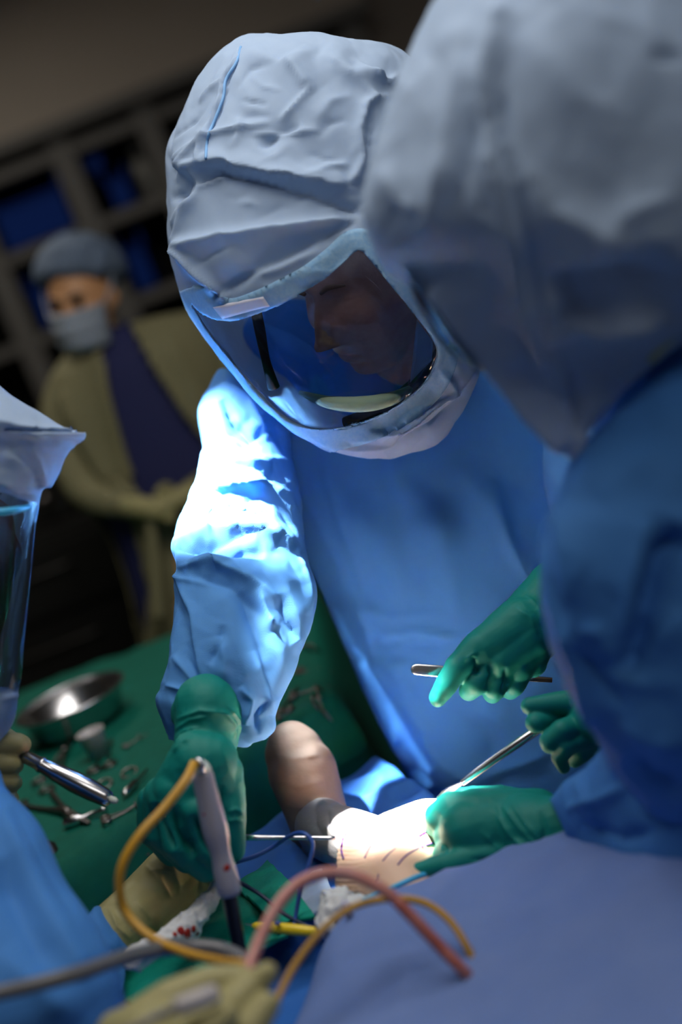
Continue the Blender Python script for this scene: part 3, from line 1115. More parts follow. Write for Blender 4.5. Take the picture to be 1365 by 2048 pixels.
def cuff_ring(c, to, rpx, mat, parent, thick=.0028, squash=1.0):
    """rolled rim of a glove cuff"""
    a, b = P(*c), P(*to)
    u = (b - a) / np.linalg.norm(b - a)
    s1 = np.cross(u, FWD)
    s1 /= np.linalg.norm(s1)
    s2_ = np.cross(u, s1)
    r = rpx * c[2] / FPX
    V, F = tube_vf([a + r * (math.cos(q) * s1 + squash * math.sin(q) * s2_) for q in np.linspace(0, 2 * math.pi, 25)], thick, 8, 3)
    mesh('cuff_rim', V, F, mat, parent)


# left glove with the scalpel
d = 1.86
B = Blob()
B.chain([(1115, 1180, 1.90, 62), (1075, 1220, 1.89, 58), (1040, 1260, 1.87, 58)])
B.chain([(1110, 1230, 1.91, 55), (1070, 1270, 1.89, 55)])
B.chain([(1040, 1250, d, 55), (965, 1298, d - .01, 40)])
B.chain([(1050, 1270, d, 55), (1000, 1320, d - .01, 40)])
B.chain([(1060, 1280, d + .01, 50), (1035, 1330, d, 36)])
B.chain([(1075, 1270, d + .02, 45), (1065, 1325, d + .01, 30)])
B.chain([(960, 1296, d - .012, 36), (915, 1335, d - .02, 26), (893, 1370, d - .02, 23), (876, 1396, d - .018, 18)])     # index
B.chain([(985, 1325, d - .01, 30), (952, 1368, d - .02, 24), (938, 1382, d, 20), (955, 1372, d + .03, 18)])            # middle
B.chain([(1012, 1335, d - .005, 28), (990, 1378, d - .012, 23), (985, 1388, d + .01, 19), (1000, 1375, d + .03, 18)])  # ring
B.chain([(1045, 1335, d + .005, 26), (1030, 1372, d, 21), (1022, 1382, d + .02, 18), (1035, 1365, d + .03, 17)])       # little
B.chain([(980, 1290, d + .03, 32), (930, 1330, d + .03, 24), (905, 1345, d + .02, 18)])                               # thumb behind
gl = B.build('glove', M['glove'], S1, .0018, 5)
refold(gl, [([(945, 1310), (955, 1330), (950, 1352)], 5, 7, -7), ([(975, 1330), (985, 1350), (975, 1385)], 4, 5, -7), ([(1010, 1335), (1012, 1360), (1003, 1388)], 4, 5, -6),
            ([(930, 1322), (945, 1310), (955, 1318)], 4, 6, 4), ([(1050, 1190), (1075, 1215), (1085, 1250)], 5, 9, 4), ([(1030, 1215), (1060, 1235), (1075, 1270)], 5, 9, 3)], .0005, 60)

# ---- assistant on the right --------------------------------------------------
S2 = empty('person', (0.42, 1.42, 0.0), 'assistant seen from behind at the right edge in pale hood and blue gown, green gloves', 'person')
h2 = [(1080, -330, 1330, -330, 1.46, .6), (960, -230, 1440, -220, 1.46, .72), (890, -40, 1540, -20, 1.45, .78), (832, 88, 1575, 110, 1.44, .8), (772, 232, 1590, 250, 1.43, .8), (733, 350, 1590, 380, 1.43, .8),
      (722, 440, 1585, 490, 1.43, .78), (756, 512, 1570, 560, 1.43, .76), (826, 558, 1510, 620, 1.43, .72), (905, 650, 1390, 680, 1.43, .66), (985, 752, 1262, 775, 1.44, .62),
      (1062, 846, 1196, 852, 1.44, .6), (1116, 901, 1172, 906, 1.44, .6), (1141, 925, 1155, 927, 1.44, .6)]
V, F = loft_vf(h2, 170, 200, 2.1)
N = normals(V, F)
V = V + N * (.006 * facet(V, .09) + .004 * facet(V, .04))[:, None]
F2 = [([(1000, 0), (975, 160), (985, 320), (1030, 470), (1060, 640), (1100, 780)], 16, 34, 18, (.05, .2)), ([(1010, 100), (1005, 260), (1050, 430), (1085, 600)], 22, 14, -16),
      ([(940, 40), (905, 220), (880, 380), (860, 480)], 26, 40, 11), ([(760, 330), (800, 400), (870, 430)], 26, 30, 8), ([(900, 440), (940, 330), (960, 210)], 20, 20, -8),
      ([(1010, 260), (1100, 420), (1230, 470), (1365, 470)], 60, 30, 16), ([(1365, 390), (1260, 420), (1160, 500), (1080, 520)], 26, 40, 14), ([(1365, 560), (1240, 530), (1110, 560)], 40, 40, -12),
      ([(1080, 520), (1100, 580), (1110, 660), (1130, 800)], 12, 24, 14), ([(1125, 520), (1150, 600), (1120, 660)], 20, 20, -14), ([(1120, 640), (1200, 660), (1340, 640)], 20, 34, 15),
      ([(1110, 660), (1140, 760), (1160, 880)], 16, 16, -12), ([(860, 570), (960, 700), (1060, 830), (1130, 905)], 10, 26, 10, (.05, .05)), ([(1050, 60), (1160, 200), (1280, 250)], 60, 60, 8),
      ([(1365, 120), (1330, 108), (1300, 112)], 5, 9, -10), ([(830, 480), (870, 430), (890, 300)], 16, 12, 7)] + rand_folds(20, (760, 40, 1340, 520), (50, 110), (120, 280), (10, 26), (2, 5), 31)
F2 = [(f[0], f[1], f[2], f[3] * 1.5, *f[4:]) for f in F2]
V = fold(V, normals(V, F), F2)
hood2 = mesh('hood', V, F, M['hood'], S2)
# visor sheet bulging out beyond the hood rim on the far side
U = [(812, 548), (838, 575), (875, 622), (905, 668), (935, 712), (962, 748)]
VV, FF = [], []
A = cat(U, 24)
nd = 12
for i, (x, y) in enumerate(A):
    k = math.sin(math.pi * i / 23)
    for j in range(nd):
        t = j / (nd - 1)
        bul = 26 * math.sin(math.pi * min(t * 1.15, 1.0)) * k ** .6 + 14 * k
        VV.append(P(x - bul * .62 + 26 * (1 - k) * t, y + bul * .5 - 4, 1.40 + .26 * t))
for i in range(23):
    for j in range(nd - 1):
        FF.append((i * nd + j, i * nd + j + 1, (i + 1) * nd + j + 1, (i + 1) * nd + j))
vis2 = shell(mesh('visor', VV, FF, M['visor'], hood2), .0012)
tube('visor_glint', [(826, 552, 1.44), (868, 606, 1.45), (912, 672, 1.46), (958, 738, 1.46)], [5, 6, 6, 5], M['hood'], hood2)  # pale tube added as the light line reflected along the visor edge
tube('visor_glint', [(836, 540, 1.66), (870, 596, 1.68), (915, 664, 1.68), (965, 742, 1.66)], [5, 6, 6, 5], M['tape'], hood2)  # whiter tube for the same reflected highlight
HV, HFc, ax2 = head_vf(P(1080, 430, 1.47), cam_dir(-.85, -.5, -.3), cam_dir(-.35, .9, 0), .95)
B = Blob()
B.add(HV, HFc)
B.caps(P(1180, 500, 1.48), P(1380, 760, 1.54), .05, .05)
B.caps(P(1480, 850, 1.56), P(1490, 1250, 1.58), .06, .07)
B.caps(P(1490, 1250, 1.58), P(1520, 1700, 1.60), .07, .07)
B.build('body', M['face'], S2, .003, 2)
# gown torso and near sleeve
t2 = [(1230, 640, 1560, 620, 1.53, .6), (1180, 760, 1720, 740, 1.53, .62), (1190, 870, 1800, 860, 1.53, .65), (1170, 1000, 1830, 1000, 1.53, .65), (1180, 1200, 1830, 1200, 1.55, .62),
      (1220, 1400, 1840, 1400, 1.56, .6), (1270, 1600, 1850, 1600, 1.57, .58), (1330, 1900, 1870, 1850, 1.6, .58), (1400, 2200, 1900, 2150, 1.62, .58)]
V, F = loft_vf(t2, 70, 90, 2.3)
V = V + normals(V, F) * (.008 * noise(V, 7.0))[:, None]
gown2 = mesh('gown', V, F, M['gown2'], S2)
s2 = [(1345, 672, 1440, 640, 1.47, .6), (1255, 785, 1560, 720, 1.46, .7), (1185, 862, 1610, 840, 1.45, .72), (1132, 935, 1630, 930, 1.44, .72), (1105, 995, 1630, 1010, 1.43, .7), (1084, 1050, 1620, 1080, 1.42, .7),
      (1084, 1150, 1600, 1180, 1.42, .7), (1092, 1265, 1590, 1290, 1.43, .68), (1128, 1365, 1580, 1400, 1.44, .66), (1165, 1440, 1580, 1500, 1.45, .66), (1210, 1520, 1570, 1590, 1.47, .62), (1270, 1600, 1550, 1680, 1.49, .55), (1330, 1660, 1500, 1710, 1.5, .4)]
V, F = loft_vf(s2, 150, 140, 2.2)
N = normals(V, F)
V = V + N * (.007 * facet(V, .09) + .0035 * facet(V, .04))[:, None]
SF2 = [([(1105, 995), (1130, 1100), (1150, 1260), (1190, 1400)], 16, 26, 10), ([(1090, 1080), (1110, 1210), (1150, 1330), (1185, 1450)], 10, 16, 12, (.1, .02)), ([(1115, 1150), (1160, 1290), (1200, 1400)], 14, 9, -10),
       ([(1365, 1050), (1320, 1110), (1280, 1250), (1255, 1360)], 30, 55, -50, (.1, .1)), ([(1300, 1040), (1270, 1180), (1240, 1330)], 30, 24, 24), ([(1365, 1220), (1310, 1290), (1260, 1370)], 20, 40, 18),
       ([(1140, 1290), (1190, 1350), (1250, 1420)], 10, 16, -14), ([(1160, 1260), (1200, 1260), (1230, 1340)], 9, 12, 12), ([(1240, 1440), (1300, 1480), (1365, 1490)], 20, 26, 14),
       ([(1250, 1520), (1300, 1560), (1365, 1580)], 26, 30, -22), ([(1200, 1000), (1260, 940), (1330, 900)], 50, 60, 8)] + rand_folds(12, (1110, 950, 1360, 1450), (50, 120), (100, 220), (12, 30), (2, 5), 41)
V = fold(V, normals(V, F), SF2)
mesh('sleeve', V, F, M['gown2'], gown2)
tube('neck_tie', [(1300, 725, 1.40), (1340, 680, 1.39), (1390, 640, 1.39)], [7, 9, 9], M['collar'], gown2)
f2 = [(1500, 1340, 1560, 1760, 1.47, .5), (1400, 1350, 1430, 1775, 1.48, .55), (1290, 1440, 1330, 1765, 1.52, .6), (1210, 1490, 1250, 1750, 1.57, .65), (1150, 1555, 1195, 1735, 1.62, .7), (1118, 1590, 1165, 1722, 1.65, .75), (1108, 1605, 1150, 1712, 1.665, .75)]
V, F = loft_vf(f2, 90, 110, 2.2, cap1=False)
N = normals(V, F)
V = V + N * (.006 * facet(V, .07) + .003 * facet(V, .03))[:, None]
V = fold(V, normals(V, F), [([(1200, 1480), (1270, 1560), (1365, 1620)], 20, 34, 16), ([(1240, 1540), (1300, 1610), (1365, 1650)], 24, 24, -18), ([(1130, 1620), (1200, 1600), (1260, 1570)], 14, 20, 10),
                            ([(1160, 1640), (1240, 1680), (1320, 1660)], 26, 20, -10), ([(1150, 1560), (1180, 1600), (1190, 1660)], 12, 14, 9), ([(1230, 1500), (1260, 1460), (1310, 1470)], 12, 16, 12)])
shell(mesh('sleeve', V, F, M['gown2'], gown2), .0012)
# hand resting on the knee
d = 1.74
B = Blob()
B.chain([(1160, 1655, 1.69, 60), (1100, 1655, 1.70, 62), (1050, 1655, 1.72, 68)])
B.chain([(1140, 1680, 1.68, 48), (1060, 1690, 1.70, 48)])
B.chain([(1050, 1640, d, 62), (960, 1630, d, 50)])
B.chain([(1040, 1670, d - .01, 60), (950, 1665, d - .01, 52)])
B.chain([(1040, 1690, d - .02, 48), (950, 1700, d - .02, 44)])
B.chain([(1065, 1655, d - .005, 72), (940, 1658, d - .008, 60)])
B.chain([(1070, 1640, d + .01, 64), (950, 1625, d + .01, 48)])
B.chain([(960, 1625, d, 44), (905, 1618, d + .01, 36), (878, 1632, d + .02, 29), (872, 1650, d + .05, 24)])            # index
B.chain([(945, 1662, d - .01, 40), (912, 1660, d, 33), (893, 1668, d + .015, 26), (890, 1680, d + .05, 22)])         # middle
B.chain([(945, 1700, d - .02, 36), (905, 1700, d - .01, 28), (888, 1705, d + .005, 22), (886, 1712, d + .04, 20)])     # ring
B.chain([(985, 1708, d - .03, 36), (920, 1722, d - .035, 27), (865, 1735, d - .03, 21), (836, 1741, d - .025, 16)])    # little
B.chain([(1060, 1630, d + .03, 50), (1000, 1608, d + .05, 38), (950, 1598, d + .06, 26), (928, 1594, d + .06, 20)])    # thumb hump
gl = B.build('glove', M['glove'], S2, .0019, 12)
refold(gl, [([(985, 1615), (1020, 1670), (1070, 1715)], 5, 8, 4), ([(1000, 1605), (1035, 1650), (1080, 1700)], 5, 8, 4), ([(1020, 1600), (1050, 1645), (1090, 1690)], 5, 8, 3.5),
            ([(960, 1660), (1000, 1700), (1050, 1725)], 5, 8, 3), ([(1080, 1620), (1090, 1660), (1085, 1710)], 7, 9, -4), ([(940, 1718), (990, 1722), (1040, 1730)], 4, 6, -5),
            ([(880, 1690), (890, 1690), (900, 1706)], 3, 3, -4)], .0005, 60)
# hand holding the elevator
d = 1.78
B = Blob()
B.chain([(1260, 1440, 1.74, 58), (1200, 1435, 1.76, 55)])
B.chain([(1210, 1420, d, 50), (1165, 1425, d, 36)])
B.chain([(1210, 1450, d, 50), (1160, 1480, d, 34)])
B.chain([(1180, 1405, d, 30), (1120, 1406, d, 24), (1060, 1412, d, 18)])                                   # index
B.chain([(1170, 1425, d + .03, 28), (1110, 1438, d + .01, 24), (1072, 1446, d - .01, 21)])                 # thumb
B.chain([(1165, 1450, d - .01, 26), (1125, 1462, d - .03, 24), (1100, 1482, d - .025, 21), (1100, 1490, d, 18)])   # middle
B.chain([(1175, 1475, d - .015, 25), (1135, 1490, d - .03, 21), (1120, 1515, d - .02, 17), (1128, 1535, d - .01, 13)])   # ring
B.chain([(1190, 1480, d + .01, 24), (1165, 1505, d, 20), (1150, 1520, d + .01, 16)])
B.build('glove', M['glove'], S2, .0018, 5)
# upper sleeve of that arm, behind the near sleeve
s3 = [(1300, 960, 1480, 960, 1.62, .7), (1270, 1120, 1470, 1120, 1.66, .7), (1250, 1280, 1440, 1260, 1.70, .7), (1225, 1400, 1400, 1380, 1.73, .65), (1225, 1480, 1330, 1470, 1.745, .6)]
V, F = loft_vf(s3, 40, 50, 2.1, cap1=False)
V = V + normals(V, F) * (.005 * noise(V, 11.0))[:, None]
shell(mesh('sleeve', V, F, M['gown2'], gown2), .0012)

# ---- colleague at the left edge ----------------------------------------------
S3 = empty('person', (-0.62, 1.72, 0.0), 'colleague cut off at the left edge with pointed hood brim, visor and tan gloves', 'person')
h3 = [(-330, 560, -180, 550, 1.78, .7), (-430, 640, -90, 650, 1.78, .8), (-460, 740, -10, 765, 1.78, .8), (-470, 800, 70, 818, 1.77, .75), (-470, 850, 140, 861, 1.77, .6), (-470, 868, 154, 870, 1.77, .55),
      (-470, 890, 146, 888, 1.77, .55), (-468, 930, 124, 928, 1.77, .62), (-465, 970, 102, 968, 1.77, .68), (-462, 1000, 82, 990, 1.77, .70),
      (-455, 1100, 66, 1090, 1.77, .72), (-440, 1240, 52, 1240, 1.77, .72), (-420, 1370, 38, 1372, 1.77, .7), (-400, 1440, 32, 1420, 1.77, .66), (-380, 1500, 10, 1470, 1.77, .6), (-350, 1560, -40, 1520, 1.77, .4)]
p3 = [(-200, 1010), (-60, 985), (0, 985), (45, 1000), (72, 1005), (75, 1010), (62, 1150), (48, 1290), (38, 1372), (0, 1375), (-100, 1380), (-200, 1370)]
hood3, vis3, band3 = cut_hood('hood', h3, 170, 170, p3, [
    ([(0, 848), (70, 868), (152, 870)], 9, 20, 12, (0, 0)), ([(152, 870), (120, 935), (92, 985)], 5, 10, 6, (0, .1)), ([(45, 880), (75, 920), (92, 980)], 12, 9, 10),
    ([(30, 900), (70, 945), (80, 985)], 10, 14, -9), ([(0, 905), (50, 930), (70, 965)], 20, 14, 8), ([(0, 965), (40, 980), (72, 990)], 7, 7, 7), ([(0, 1400), (20, 1395), (40, 1390)], 6, 6, 5)] +
    rand_folds(10, (-60, 770, 120, 980), (-10, 50), (50, 120), (6, 16), (2, 4), 51), S3, M['hood'], 0, .003, 2.0, True)
tube('visor_bracket', [(-120, 1030, 1.69), (-40, 1027, 1.68), (20, 1022, 1.69), (58, 1014, 1.73)], [8, 8, 8, 5], M['edge'], hood3)
HV, HFc, ax3 = head_vf(P(-195, 1120, 1.78), cam_dir(.75, -.3, .25), cam_dir(-.3, .92, 0), 1.0)
B = Blob()
B.add(HV, HFc)
B.caps(P(-210, 1250, 1.78), P(-230, 1480, 1.76), .05, .05)
B.caps(P(-230, 1560, 1.70), P(-180, 1900, 1.60), .06, .07)
B.build('body', M['face'], S3, .003, 2)
t3 = [(-420, 1470, -60, 1470, 1.72, .5), (-500, 1530, -5, 1540, 1.70, .55), (-520, 1600, 12, 1590, 1.66, .58), (-520, 1680, 70, 1660, 1.62, .6), (-500, 1780, 118, 1765, 1.58, .6),
      (-470, 1880, 178, 1855, 1.55, .6), (-440, 1980, 226, 1950, 1.53, .6), (-400, 2100, 246, 2060, 1.52, .6), (-350, 2260, 250, 2220, 1.52, .6)]
V, F = loft_vf(t3, 110, 120, 2.3)
N = normals(V, F)
V = V + N * (.006 * noise(V, 9.0))[:, None]
V = fold(V, normals(V, F), [([(0, 1640), (40, 1720), (100, 1850), (170, 1960)], 16, 50, 14, (0, .1)), ([(0, 1720), (50, 1830), (110, 1960)], 50, 34, -16), ([(20, 1620), (80, 1720), (150, 1850)], 10, 14, -6),
                            ([(0, 1900), (80, 1980), (150, 2048)], 40, 40, 12)] + rand_folds(8, (0, 1650, 200, 2040), (45, 75), (120, 260), (14, 34), (2, 5), 52))
gown3 = mesh('gown', V, F, M['gown2'], S3)
s4 = [(60, 2100, 190, 2120, 1.62, .7), (110, 1960, 240, 2010, 1.68, .75), (150, 1880, 246, 1960, 1.73, .8), (168, 1842, 244, 1925, 1.76, .8), (190, 1815, 262, 1900, 1.78, .8)]
V, F = loft_vf(s4, 50, 60, 2.1)
V = V + normals(V, F) * (.004 * noise(V, 22.0))[:, None]
V = fold(V, normals(V, F), rand_folds(14, (150, 1830, 240, 1980), (20, 110), (30, 80), (4, 9), (2, 5), 53))
mesh('sleeve', V, F, M['gown2'], gown3)
# tan glove gripping the handpiece
B = Blob()
d = 1.80
B.chain([(-140, 1500, d, 60), (-60, 1520, d, 58)])
B.chain([(-140, 1560, d, 50), (-60, 1560, d, 50)])
for (x, y, r, dd) in ((44, 1487, 21, 0), (30, 1528, 20, -.004), (28, 1563, 19, 0), (24, 1594, 16, .006)):
    B.chain([(-70, y + 4, d + .01, r + 6), (-20, y - 2, d - .02 + dd, r + 3), (x - 8, y, d - .012 + dd, r), (x, y + 2, d + .012 + dd, r - 2), (x - 24, y + 6, d + .03 + dd, r - 4)])
B.chain([(-80, 1480, d + .02, 28), (0, 1470, d + .03, 22), (40, 1492, d + .03, 18)])
gl = B.build('glove', M['tan'], S3, .0018, 4)
# tan glove reaching under the fist
B = Blob()
d = 1.86
B.chain([(205, 1888, 1.79, 60), (245, 1850, 1.81, 60), (290, 1805, 1.84, 56)])
B.chain([(285, 1810, d - .02, 58), (335, 1750, d, 52), (370, 1720, d, 44)])
B.chain([(300, 1820, d - .02, 54), (360, 1790, d, 46), (390, 1760, d, 36)])
B.chain([(330, 1740, d, 40), (375, 1690, d + .02, 26), (420, 1672, d + .02, 20), (455, 1680, d + .01, 17)])
B.chain([(370, 1735, d, 30), (415, 1712, d + .01, 22), (450, 1722, d, 18)])
B.chain([(375, 1765, d, 28), (415, 1752, d, 20), (436, 1760, d - .01, 16)])
B.chain([(365, 1790, d - .01, 24), (402, 1775, d - .01, 17), (418, 1765, d, 14)])
B.chain([(310, 1760, d + .04, 30), (350, 1700, d + .05, 22), (380, 1680, d + .04, 18)])
gl = B.build('glove', M['tan'], S3, .0019, 5)
refold(gl, [([(175, 1838), (200, 1880), (240, 1930)], 5, 6, 7, (.02, .02)), ([(192, 1828), (225, 1880), (258, 1918)], 5, 5, -5, (.02, .02)), ([(218, 1815), (235, 1855), (262, 1880)], 5, 8, 4), ([(290, 1730), (320, 1760), (345, 1800)], 8, 8, 4),
            ([(232, 1800), (262, 1840), (290, 1868)], 5, 9, 5), ([(330, 1700), (350, 1740), (360, 1790)], 6, 9, 4), ([(300, 1745), (325, 1742), (345, 1750)], 4, 6, 3), ([(395, 1740), (400, 1765), (395, 1790)], 4, 5, -6), ([(270, 1800), (300, 1840), (305, 1870)], 5, 9, 4)], .0005, 60)

cuff_ring((204, 1889, 1.79), (245, 1850, 1.81), 61, M['tan'], gl)

# ---- scrub nurse in the foreground: only the gloved hand reaches into view ----
S4 = empty('person', (-0.40, 0.95, 0.0), 'foreground helper whose tan gloved hand holds a pale tube at the bottom edge', 'person')
B = Blob()
d = 1.36
B.chain([(240, 2230, 1.22, 80), (290, 2140, 1.28, 82)])
B.chain([(290, 2140, 1.30, 80), (350, 2060, d, 70)])
B.chain([(300, 2080, 1.33, 70), (240, 2070, d, 50)])
B.chain([(260, 2060, d, 48), (340, 2000, d + .01, 40), (420, 1965, d + .02, 34), (480, 1955, d + .02, 26)])
B.chain([(400, 2080, d - .01, 56), (470, 2010, d, 40), (510, 1968, d + .01, 30), (535, 1945, d + .01, 22)])
B.chain([(430, 2110, d - .02, 44), (500, 2060, d - .02, 36), (535, 2010, d - .01, 26)])
B.chain([(360, 2080, d - .03, 40), (420, 2060, d - .045, 32), (455, 2030, d - .04, 26)])
B.chain([(330, 2100, d - .03, 36), (380, 2100, d - .05, 30), (410, 2080, d - .05, 24)])
gl = B.build('glove', M['tan'], S4, .0022, 5)
s5 = [(60, 2520, 330, 2560, 1.02, .8), (130, 2380, 340, 2440, 1.10, .8), (185, 2250, 350, 2300, 1.19, .8), (205, 2195, 356, 2240, 1.23, .8)]
V, F = loft_vf(s5, 30, 40, 2.1)
V = V + normals(V, F) * (.004 * noise(V, 20.0))[:, None]
mesh('gown_sleeve', V, F, M['gown2'], S4)

# ---- masked nurse in the background -------------------------------------------
S5 = empty('person', (-0.42, 3.45, 0.0), 'masked nurse in bouffant cap and yellow gown over navy scrubs standing in the background', 'person')
nc = P(165, 605, 3.42)
HV, HFc, (n_rt, n_fw, n_up) = head_vf(nc, cam_dir(-.22, -.38, .90), cam_dir(-.25, .90, .38), .97)
nl = lambda x, y, z: nc + x * n_rt + y * n_fw + z * n_up
B = Blob()
B.add(HV, HFc)
B.caps(nl(0, -.02, -.06), P(230, 760, 3.5), .052, .055)
B.caps(P(230, 760, 3.5), P(330, 1000, 3.52), .08, .11)
B.caps(P(330, 1000, 3.52), P(420, 1350, 3.5), .11, .12)
B.build('body', M['nurse_skin'], S5, .003, 1)
V, F = sphere_vf(60, 40)
V = V * np.array([.112, .122, .092])
V[:, 2] = np.where(V[:, 2] < -.02, V[:, 2] * .35 - .013, V[:, 2])
V = np.array([nl(a, b - .042, c + .066) for a, b, c in V @ np.array([[1, 0, 0], [0, .92, -.38], [0, .38, .92]]).T])
V = V + normals(V, F) * (.006 * noise(V, 40.0))[:, None]
mesh('bouffant_cap', V, F, M['cap'], S5)
V, F = [], []
for i in range(15):
    for j in range(21):
        w, a = i / 14, (j / 20 - .5) * 2.3
        z = .0 - .10 * w
        r = .098 + .016 * math.sin(math.pi * w) * math.cos(a)
        rx = .078 - .012 * w
        V.append(nl(rx * math.sin(a) * 1.08, r * math.cos(a) + .012 * math.exp(-(a / .3) ** 2) * (1 - w) + .004 + .003 * math.sin(w * 18), z))
for i in range(14):
    for j in range(20):
        F.append((i * 21 + j, i * 21 + j + 1, (i + 1) * 21 + j + 1, (i + 1) * 21 + j))
mk_ = shell(mesh('face_mask', V, F, M['mask'], S5), .002)
for s in (-1, 1):
    V, F = tube_vf([nl(s * .072, .045, -.01), nl(s * .092, .0, .04), nl(s * .075, -.05, .10)], .003, 8, 6)
    mesh('mask_tie', V, F, M['mask'], mk_)
    V, F = sphere_vf(14, 10)
    mesh('eye', np.array([nl(s * .031, .082, .014)]) + V * .0105, F, M['iris'], S5)
    V, F = tube_vf([nl(s * .014, .098, .030), nl(s * .03, .095, .036), nl(s * .046, .083, .032)], [.003, .0045, .002], 8, 5)
    mesh('eyebrow', V, F, M['hair'], S5)
nt_ = [(185, 665, 285, 640, 3.5, .8), (130, 735, 400, 625, 3.5, .55), (112, 790, 440, 680, 3.5, .55), (135, 880, 455, 770, 3.5, .55), (180, 985, 465, 890, 3.5, .55), (235, 1090, 500, 1000, 3.5, .55),
       (280, 1230, 560, 1140, 3.5, .55), (330, 1390, 620, 1300, 3.5, .55), (390, 1600, 690, 1500, 3.5, .55), (460, 1850, 770, 1750, 3.5, .55)]
V, F = loft_vf(nt_, 60, 60, 2.2)
mesh('scrubs', V, F, M['navy'], S5)
g5 = [(l - 12, a, r + 12, b, dd, t * 1.14) for l, a, r, b, dd, t in nt_[:9]]
V, F = loft_vf(g5, 120, 140, 2.2, False, False)
N = normals(V, F)
V = V + N * (.006 * noise(V, 9.0))[:, None]
V = fold(V, normals(V, F), [([(120, 780), (180, 900), (240, 1000)], 20, 30, 14), ([(260, 660), (330, 780), (400, 900)], 12, 20, 10), ([(190, 700), (230, 850), (270, 1000)], 12, 14, 9), ([(320, 660), (380, 760), (430, 860)], 20, 26, 10)])
q = px_of(V)
front = (normals(V, F) * (CAM - V)).sum(1) > 0
gap = inside(q[:, :2], [(192, 660), (262, 640), (330, 760), (420, 890), (400, 990), (305, 1005), (272, 1000), (240, 880), (205, 740)])
gap |= inside(q[:, :2], [(150, 1010), (262, 1025), (300, 1180), (290, 1360), (360, 1700), (100, 1700)]) | inside(q[:, :2], [(348, 1020), (420, 1010), (700, 1100), (800, 1700), (360, 1700), (350, 1350)])
keep = [f for f in F if not all(gap[i] and front[i] for i in f)]
yg = shell(mesh('yellow_gown', V, keep, M['ygown'], S5), .003)
for pts, r in (([(235, 960, 3.36), (270, 1010, 3.33), (300, 1018, 3.33)], [10, 13, 8]), ([(300, 1018, 3.33), (330, 975, 3.33), (345, 1000, 3.34), (300, 1020, 3.33)], [7, 12, 10, 7]),
               ([(300, 1018, 3.33), (260, 985, 3.33), (255, 1020, 3.34), (300, 1020, 3.33)], [7, 11, 10, 7]), ([(296, 1020, 3.33), (310, 1120, 3.33), (318, 1240, 3.33)], [9, 14, 16]), ([(160, 965, 3.42), (230, 1010, 3.35), (300, 1018, 3.32), (400, 975, 3.36), (460, 930, 3.45)], 9)):
    tube('waist_tie', pts, r, M['ygown'], yg, 10, 6)
for pts, r in (([(140, 775, 3.48), (128, 870, 3.46), (175, 985, 3.40), (262, 1012, 3.34)], [46, 44, 38, 26]), ([(430, 665, 3.5), (490, 800, 3.48), (470, 930, 3.42), (380, 985, 3.35)], [48, 44, 38, 26])):
    V, F = tube_vf([P(*p) for p in pts], [a * 3.45 / FPX for a in r], 26, 14)
    V = np.array(V)
    V = V + normals(V, F) * (.008 * noise(V, 16.0))[:, None]
    sl = mesh('sleeve', V, F, M['ygown'], yg)
for a, b in (((258, 1010), (320, 1022)), ((385, 985), (330, 1012))):
    B = Blob()
    B.chain([(a[0], a[1], 3.34, 24), (b[0], b[1], 3.31, 22)])
    for k in range(4):
        B.chain([(b[0], b[1] - 14 + k * 9, 3.31, 9), (b[0] + (22 if a[0] < b[0] else -22), b[1] - 8 + k * 8, 3.30, 8), (b[0] + (30 if a[0] < b[0] else -30), b[1] + k * 8, 3.32, 7)])
    B.chain([(b[0], b[1] - 12, 3.32, 11), (b[0] + (10 if a[0] < b[0] else -10), b[1] - 30, 3.30, 9)])
    B.build('glove', M['tan'], S5, .004, 2)
for x0 in (360, 500):
    hp_ = P(x0 + 60, 1560, 3.5)
    V, F = tube_vf([hp_, hp_ * np.array([1, 1, 0]) + np.array([0, 0, .25]), hp_ * np.array([1, 1, 0]) + np.array([0, 0, .01])], [.10, .08, .07], 18, 8)
    mesh('trouser_leg', V, F, M['navy'], S5)

# trouser legs and shoes of the standing team, down to the floor
for root, bx, by, top, gw in ((S1, .24, 2.18, .55, .16), (S2, .47, 1.36, .60, .16), (S3, -.68, 1.45, .62, .16)):
    for k in (-1, 1):
        x = bx + k * gw * .5
        V, F = tube_vf([(x, by, top), (x, by, .3), (x, by, .06)], [.075, .065, .06], 18, 8)
        lg = mesh('trouser_leg', V, F, M['navy'], root)
        V, F = sphere_vf(20, 12)
        V = V * np.array([.048, .13, .05])
        V[:, 2] = np.maximum(V[:, 2], -.03)
        mesh('shoe', V + np.array([x, by - .04, .032]), F, M['black'], root)

# ------------------------------------------------------------------ patient
PT = empty('person', (-0.10, 1.72, 0.70), 'patient lying under drapes with one bent bare knee exposed and lit', 'person')
B = Blob()
B.chain([(752, 1722, 1.79, 78), (800, 1705, 1.82, 84), (860, 1682, 1.86, 84), (960, 1690, 1.88, 90)])      # knee
B.chain([(742, 1760, 1.77, 72), (800, 1770, 1.75, 85), (850, 1850, 1.70, 80)])                             # thigh under the drape
B.chain([(765, 1700, 1.84, 58), (715, 1685, 1.90, 52), (668, 1668, 1.97, 50), (636, 1648, 2.03, 48)])      # shin
B.chain([(636, 1648, 2.03, 48), (618, 1600, 2.05, 50), (600, 1545, 2.06, 54), (584, 1500, 2.07, 46)])       # foot
B.chain([(632, 1660, 2.04, 44), (640, 1690, 2.05, 38)])                                                   # heel
leg = B.build('body', M['skin'], PT, .0022, 8)
WR = [([(668 + 3, 1690 + i * 9), (700 + i * 2, 1692 + i * 9), (735 - abs(4 - i) * 4, 1690 + i * 8)], 2.0, 2.6, 2.8, (.05, .6)) for i in range(11)]
